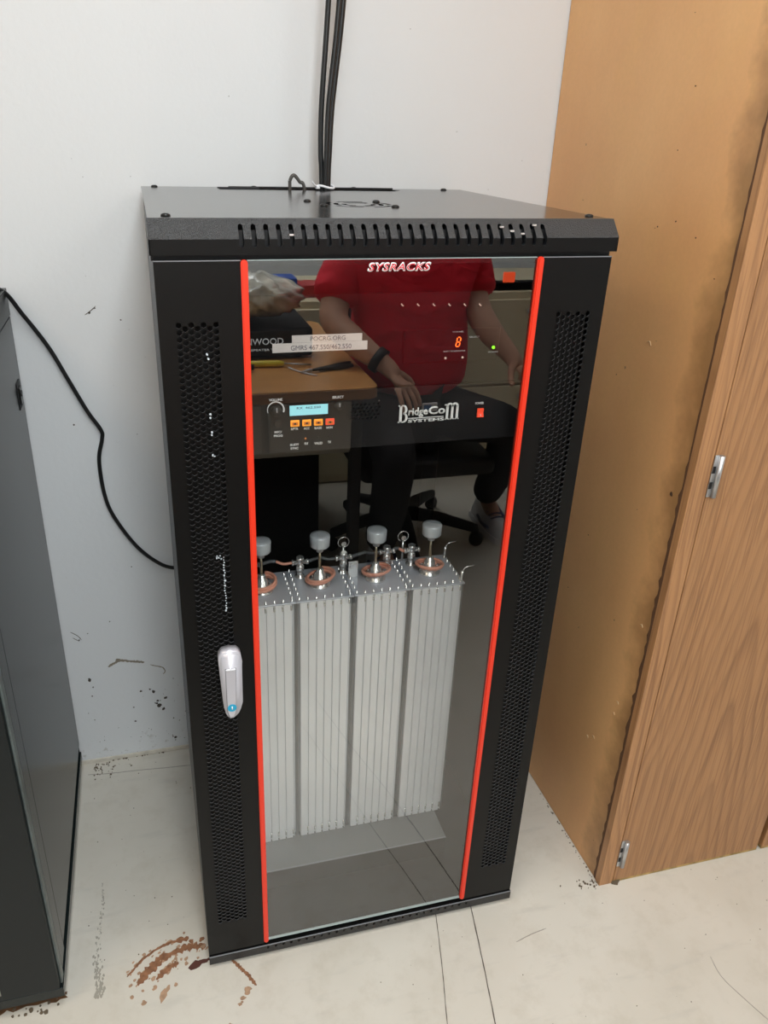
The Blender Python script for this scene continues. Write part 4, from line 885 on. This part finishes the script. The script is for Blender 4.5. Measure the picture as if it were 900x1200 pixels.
for arm, side, hdir in ((arm_l, 1, (0.40, 0.45, -0.52)), (arm_r, -1, (0.30, 0.55, -0.45))):
    j = ste; rs = (0.052, 0.052, 0.050, 0.046, 0.030)
    for p, r in zip(arm, rs): j = add(p, r, j)
    hand(j, arm[-1], hdir, side, (0.1, 0.4, 0.9))
leg_l = [(0.76, -1.62, 0.545), (0.715, -1.42, 0.555), (0.690, -1.235, 0.520), (0.705, -1.33, 0.30), (0.725, -1.47, 0.10)]
leg_r = [(0.955, -1.62, 0.545), (1.04, -1.44, 0.555), (1.130, -1.360, 0.560), (1.190, -1.55, 0.32), (1.245, -1.75, 0.12)]
for lg in (leg_l, leg_r):
    j = pel
    for p, r in zip(lg, (0.080, 0.070, 0.054, 0.045, 0.034)): j = add(p, r, j)
    dv = (Vector(lg[-1])-Vector(lg[-2])); add((lg[-1][0]+0.01, lg[-1][1]+0.10, 0.055), 0.030, j)
obj('body', skin(nodes, edg), 'skin', per)
# clothing follows the body
nodes = []; edg = []
a0 = add((0.86, -1.655, 0.620), 0.205, None, 0.175); a1 = add((0.855, -1.635, 0.70), 0.222, a0, 0.190); a2 = add((0.845, -1.635, 0.86), 0.210, a1, 0.170); a3 = add((HX, -1.630, 1.00), 0.190, a2, 0.140); a4 = add((HX, -1.627, 1.085), 0.085, a3, 0.075)
for arm in (arm_l, arm_r):
    s1 = add(arm[0], 0.090, a3); s2 = add(arm[1], 0.086, s1); add(Vector(arm[1])*0.45+Vector(arm[2])*0.55, 0.082, s2)
obj('t_shirt', skin(nodes, edg), 'shirt', per)
nodes = []; edg = []
a0 = add((0.86, -1.68, 0.56), 0.165, None, 0.135)
for lg in (leg_l, leg_r):
    j = a0
    for p, r in zip(lg, (0.098, 0.088, 0.073, 0.066, 0.060)): j = add(p, r, j)
obj('trousers', skin(nodes, edg), 'trousers', per)
b = new(); lathe(b, [(0.001, 0.105), (0.045, 0.098), (0.078, 0.072), (0.094, 0.030), (0.098, -0.01), (0.090, -0.05), (0.070, -0.075)], Matrix.Translation((HX, -1.632, 1.320)), 20); obj('hair', b, 'hair', per)
b = new(); tube(b, [(HX, -1.520, 1.290), (HX, -1.503, 1.262), (HX, -1.492, 1.248), (HX, -1.508, 1.243)], 0.010, 8, 4, rads=[0.006, 0.010, 0.013, 0.008]); obj('nose', b, 'skin', per)
for s in (-1, 1):
    b = new(); bmesh.ops.create_uvsphere(b, u_segments=14, v_segments=10, radius=0.0125, matrix=Matrix.Translation((HX+s*0.031, -1.521, 1.288))); ey = obj('eye', b, 'eye', per); b = new(); lathe(b, [(0.0055, 0), (0.0050, 0.0012)], frame_mat((HX+s*0.031, -1.5092, 1.288), (0, 1, 0)), 14); obj('iris', b, 'hair', ey)
    b = new(); tube(b, [(HX+s*0.080, -1.600, 1.300), (HX+s*0.090, -1.610, 1.285), (HX+s*0.084, -1.603, 1.255)], 0.011, 8, 4); obj('ear', b, 'skin', per)
b = new(); tube(b, [(HX-0.024, -1.520, 1.222), (HX, -1.511, 1.220), (HX+0.024, -1.520, 1.222)], 0.0055, 8, 5); obj('mouth', b, mat('lips', (0.40, 0.12, 0.10), 0.5), per)
wv = (Vector(arm_l[4])-Vector(arm_l[3])).normalized(); wc_ = Vector(arm_l[3])*0.25+Vector(arm_l[4])*0.75
b = new(); lathe(b, [(0.036, -0.013), (0.041, -0.013), (0.041, 0.013), (0.036, 0.013)], frame_mat(wc_, wv), 24); obj('wrist_watch', b, 'rubber', per)
def shoe(ax, ay, az, ang, tilt=0.0):
    T = Matrix.Translation((ax, ay, 0)) @ Matrix.Rotation(ang, 4, 'Z')
    b = new(); rings = []
    for (y, hw_, z1_) in ((-0.075, 0.028, 0.075), (-0.055, 0.038, 0.110), (0.0, 0.042, 0.112), (0.05, 0.044, 0.090), (0.11, 0.050, 0.068), (0.165, 0.046, 0.052), (0.20, 0.026, 0.036)):
        rings.append([b.verts.new(T @ Vector((hw_*math.cos(a)*(1 if math.sin(a) < 0.2 else 0.85), y, 0.022+max(0, math.sin(a))*(z1_-0.022)-(0.004 if math.sin(a) < 0 else 0)))) for a in [2*PI*i/14 for i in range(14)]])
    for r0_, r1_ in zip(rings, rings[1:]):
        for i in range(14): f = b.faces.new((r0_[i], r0_[(i+1) % 14], r1_[(i+1) % 14], r1_[i])); f.smooth = True
    b.faces.new(rings[0]); b.faces.new(list(reversed(rings[-1])))
    sh_ = obj('shoe', b, 'shoe', per)
    b = new(); prism(b, [tuple((T @ Vector((x, y, 0)))[:2]) for x, y in ((-0.034, -0.078), (0.034, -0.078), (0.046, 0.0), (0.055, 0.11), (0.046, 0.18), (0.018, 0.208), (-0.018, 0.208), (-0.046, 0.18), (-0.055, 0.11), (-0.046, 0.0))], 'xy', 0.0005, 0.024); obj('sole', b, 'shoe', sh_)
    b = new()
    for k in range(5): p0 = T @ Vector((-0.030, 0.03+k*0.018, 0.094-k*0.006)); p1 = T @ Vector((0.030, 0.035+k*0.018, 0.094-k*0.006)); pm = T @ Vector((0, 0.032+k*0.018, 0.109-k*0.008)); tube(b, [p0, pm, p1], 0.0032, 6, 4)
    tube(b, [T @ Vector((-0.046, 0.02, 0.05)), T @ Vector((-0.051, 0.07, 0.040)), T @ Vector((-0.050, 0.12, 0.045))], 0.006, 6, 4); tube(b, [T @ Vector((0.043, 0.0, 0.08)), T @ Vector((0.050, 0.06, 0.050)), T @ Vector((0.051, 0.12, 0.040))], 0.006, 6, 4)
    obj('laces', b, 'shoe_blue', sh_)
shoe(1.250, -1.74, 0, -0.05); shoe(0.73, -1.47, 0, 0.05)
b = new(); box(b, 0.795, 0.845, -1.352, -1.346, 0.628, 0.655, 0.001); box(b, 0.800, 0.824, -1.3455, -1.3450, 0.633, 0.650, 0, 1)
PKT = tag(obj('paper_packet', b, ['wht', mat('packet_blue', (0.06, 0.2, 0.5), 0.5)]), 'small blue and white packet held at the person\'s knee', 'packet')
# office chair
ch = thing('office_chair', 'black swivel office chair under the person in red', 'chair', (0.87, -1.70, 0.0))
b = new(); box(b, 0.63, 1.11, -1.92, -1.42, 0.355, 0.425, 0.025, seg=3); obj('seat', b, 'chair', ch)
b = new(); box(b, 0.64, 1.10, -1.985, -1.92, 0.50, 1.02, 0.03, seg=3); obj('backrest', b, 'chair', ch)
b = new(); cyl(b, (0.87, -1.70, 0.09), (0.87, -1.70, 0.355), 0.028); obj('gas_post', b, 'chair', ch)
b = new(); tube(b, [(0.87, -1.75, 0.38), (0.87, -1.97, 0.37), (0.87, -2.01, 0.48), (0.87, -1.99, 0.62)], 0.02, 8, 6); obj('back_bracket', b, 'chair', ch)
for k in range(5):
    a = 2*PI*k/5+0.45; e = (0.87+0.29*math.cos(a), -1.70+0.29*math.sin(a))
    b = new(); tube(b, [(0.87, -1.70, 0.105), (0.87+0.15*math.cos(a), -1.70+0.15*math.sin(a), 0.095), (e[0], e[1], 0.068)], 0.024, 8, 5, rads=[0.03, 0.024, 0.018]); lg_ = obj('leg', b, 'chair', ch)
    b = new(); lathe(b, [(0.022, -0.018), (0.026, -0.014), (0.026, 0.014), (0.022, 0.018)], frame_mat((e[0], e[1], 0.0265), (math.sin(a), -math.cos(a), 0)), 14); cyl(b, (e[0], e[1], 0.02), (e[0], e[1], 0.07), 0.007, 8); obj('caster', b, 'chair', lg_)
for o_ in (per, PKT, ch): o_.location.y += 0.13
per.location.x -= 0.01
# desk
TZ = 0.745
dk = thing('desk', 'wood-topped desk reflected at the left of the glass door', 'desk', (-0.2, -1.55, 0.0))
def rrect(x0, x1, y0, y1, r, k=5):
    p = []
    for cx_, cy_, a0_ in ((x1-r, y1-r, 0), (x0+r, y1-r, PI/2), (x0+r, y0+r, PI), (x1-r, y0+r, 3*PI/2)):
        for i in range(k+1): a = a0_+PI/2*i/k; p.append((cx_+r*math.cos(a), cy_+r*math.sin(a)))
    return p
b = new(); prism(b, rrect(-1.15, 0.625, -2.0, -1.12, 0.035), 'xy', TZ-0.004, TZ); obj('desk_top', b, 'desk', dk)
b = new(); prism(b, rrect(-1.152, 0.627, -2.002, -1.118, 0.036), 'xy', TZ-0.032, TZ-0.004); obj('edge_band', b, 'deskedge', dk)
for x in (-1.11, 0.55):
    for y in (-1.96, -1.18):
        b = new(); box(b, x, x+0.035, y, y+0.035, 0.0, TZ-0.032, 0.003); obj('leg', b, 'chair', dk)
b = new(); box(b, -1.10, 0.57, -1.97, -1.955, 0.05, TZ-0.032); obj('modesty_panel', b, 'chair', dk)
b = new(); box(b, 0.00, 0.59, -1.90, -1.165, 0.53, TZ-0.033, 0.004); pd = obj('drawer_unit', b, 'greydesk', dk)
for xa in (0.01, 0.305): b = new(); box(b, xa, xa+0.275, -1.165, -1.150, 0.545, TZ-0.045, 0.003); dw = obj('drawer', b, 'greydesk', pd)
tw = thing('added_dark_box', 'added black box under the desk, darkening that part of the reflection', 'added box', (0.36, -1.5, 0.0))  # black box added to keep the reflection under the desk dark
b = new(); box(b, 0.20, 0.50, -1.80, -1.36, 0.012, 0.47, 0.006); obj('case_body', b, 'chair', tw)
b = new(); box(b, 0.205, 0.495, -1.36, -1.335, 0.016, 0.465, 0.006); obj('front_panel', b, 'panel', tw)
for x in (0.23, 0.47):
    for y in (-1.76, -1.40): b = new(); lathe(b, [(0.012, 0), (0.012, 0.013)], Matrix.Translation((x, y, 0.0)), 12); obj('rubber_foot', b, 'rubber', tw)
# things on the desk
eq = thing('equipment_case', 'low black equipment case at the back of the desk', 'case', (0.30, -1.80, TZ))
b = new(); box(b, -0.05, 0.50, -1.81, -1.47, TZ+0.008, TZ+0.10, 0.006); obj('case_body', b, 'panel', eq)
b = new(); box(b, -0.03, 0.48, -1.47, -1.465, TZ+0.015, TZ+0.093, 0.001); obj('front_panel', b, 'chair', eq)
for x in (-0.02, 0.46):
    for y in (-1.78, -1.50): b = new(); lathe(b, [(0.012, 0), (0.012, 0.009)], Matrix.Translation((x, y, TZ+0.0002)), 12); obj('rubber_foot', b, 'rubber', eq)
bag = new(); bmesh.ops.create_icosphere(bag, subdivisions=4, radius=1.0)
for v in bag.verts:
    n = v.co.copy(); k = 1+0.06*math.sin(n.x*9+n.y*5)*math.sin(n.z*8)+0.05*math.sin(n.x*17+n.z*13)
    v.co = Vector((0.345+n.x*0.150*k, -1.60+n.y*0.105*k, TZ+0.10+0.0830+n.z*0.073*k-max(0, n.x)*0.03*max(0, n.z)))
for f in bag.faces: f.smooth = True
tag(obj('plastic_bag', bag, mat('cloudy_plastic', (0.72, 0.72, 0.62), 0.18, noise=(22, 0.45, 4), bump=(60, 1.0), coat=0.6)), 'crumpled cloudy plastic bag on the black equipment case', 'bag')
b = new(); box(b, 0.49, 0.585, -2.28, -2.17, 0.80, 0.88, 0.004); obj_blue = tag(obj('small_box', b, mat('blue_card', (0.02, 0.08, 0.40), 0.5)), 'small blue box on the beige filing cabinet', 'box')
b = new(); box(b, 0.60, 0.70, -2.30, -2.18, 0.80, 0.85, 0.004); tag(obj('small_box', b, mat('red_card', (0.45, 0.03, 0.03), 0.5)), 'small red box on the beige filing cabinet', 'box')
pl_ = thing('pliers', 'black-handled pliers lying on the desk top', 'pliers', (0.52, -1.33, TZ))
for s in (-1, 1):
    b = new(); tube(b, [(0.455, -1.30, TZ+0.008), (0.50, -1.315+s*0.004, TZ+0.008), (0.56, -1.335+s*0.012, TZ+0.008), (0.60, -1.352+s*0.016, TZ+0.008)], 0.006, 8, 5, rads=[0.003, 0.006, 0.0075, 0.006]); obj('handle', b, 'rubber', pl_)
b = new(); tube(b, [(0.42, -1.288, TZ+0.006), (0.445, -1.297, TZ+0.007), (0.462, -1.303, TZ+0.008)], 0.004, 8, 4, rads=[0.0015, 0.005, 0.007]); obj('jaws', b, 'zinc', pl_)
sd = thing('screwdriver', 'yellow-handled screwdriver lying on the desk top', 'screwdriver', (0.36, -1.42, TZ))
b = new(); tube(b, [(0.27, -1.39, TZ+0.011), (0.30, -1.387, TZ+0.011), (0.37, -1.38, TZ+0.011), (0.39, -1.378, TZ+0.011)], 0.01, 10, 4, rads=[0.008, 0.010, 0.010, 0.006]); obj('handle', b, mat('yellow_plastic', (0.75, 0.62, 0.03), 0.35), sd)
b = new(); cyl(b, (0.39, -1.378, TZ+0.011), (0.475, -1.368, TZ+0.006), 0.003, 8); obj('shaft', b, 'zinc', sd)
b = new(); tube(b, [(0.40, -1.36, TZ+0.003), (0.43, -1.30, TZ+0.003), (0.47, -1.26, TZ+0.003)], 0.0025, 6, 6); tag(obj('white_tie', b, 'wht'), 'white plastic strip curled on the desk top', 'strip')
b = new(); lathe(b, [(0.010, 0), (0.014, 0.008), (0.008, 0.016), (0.010, 0.022)], frame_mat((0.27, -1.345, TZ+0.0142), (1, 0.3, 0)), 12); tag(obj('black_connector', b, 'rubber'), 'small black connector lying on the desk top', 'connector')
# filing cabinets and power strip behind
for k, (x0, x1, zt_, lb, mm) in enumerate(((0.40, 1.20, 0.80, 'beige metal filing cabinet behind the office chair', 'beige'), (1.23, 2.03, 0.82, 'beige metal filing cabinet with a power strip on top', 'beige'))):
    if k == 0: M['beige'] = mat('beige_enamel', (0.66, 0.58, 0.40), 0.5)
    fc = thing('filing_cabinet', lb, 'cabinet', ((x0+x1)/2, -2.5, 0.0))
    b = new(); box(b, x0, x1, -2.72, -2.12, 0.0, zt_-0.001, 0.004); obj('body', b, mm, fc)
    for r_ in range(2):
        za = 0.04+r_*(zt_-0.06)/2; zb_ = za+(zt_-0.06)/2-0.012
        b = new(); box(b, x0+0.015, x1-0.015, -2.12, -2.105, za, zb_, 0.003); dw = obj('drawer', b, mm, fc)
        b = new(); box(b, (x0+x1)/2-0.06, (x0+x1)/2+0.06, -2.105, -2.090, zb_-0.06, zb_-0.04, 0.004); obj('handle', b, 'zinc', dw)
ps = thing('power_strip', 'black power strip with lit red switch and green lamp', 'power strip', (1.45, -2.17, 0.82))
b = new(); box(b, 1.22, 1.75, -2.20, -2.14, 0.8203, 0.852, 0.004); obj('housing', b, 'panel', ps)
b = new(); box(b, 1.462, 1.515, -2.146, -2.136, 0.853, 0.895, 0.002); obj('lit_switch', b, mat('switch_glow', (1, 0.1, 0.02), 0.4, emit=(1.0, 0.10, 0.03), estr=3.5), ps)
b = new(); lathe(b, [(0.008, 0), (0.008, 0.004)], frame_mat((1.365, -2.140, 0.842), (0, 1, 0)), 12); obj('power_light', b, mat('lamp_glow', (0.1, 1, 0.1), 0.4, emit=(0.05, 1.0, 0.15), estr=5), ps)
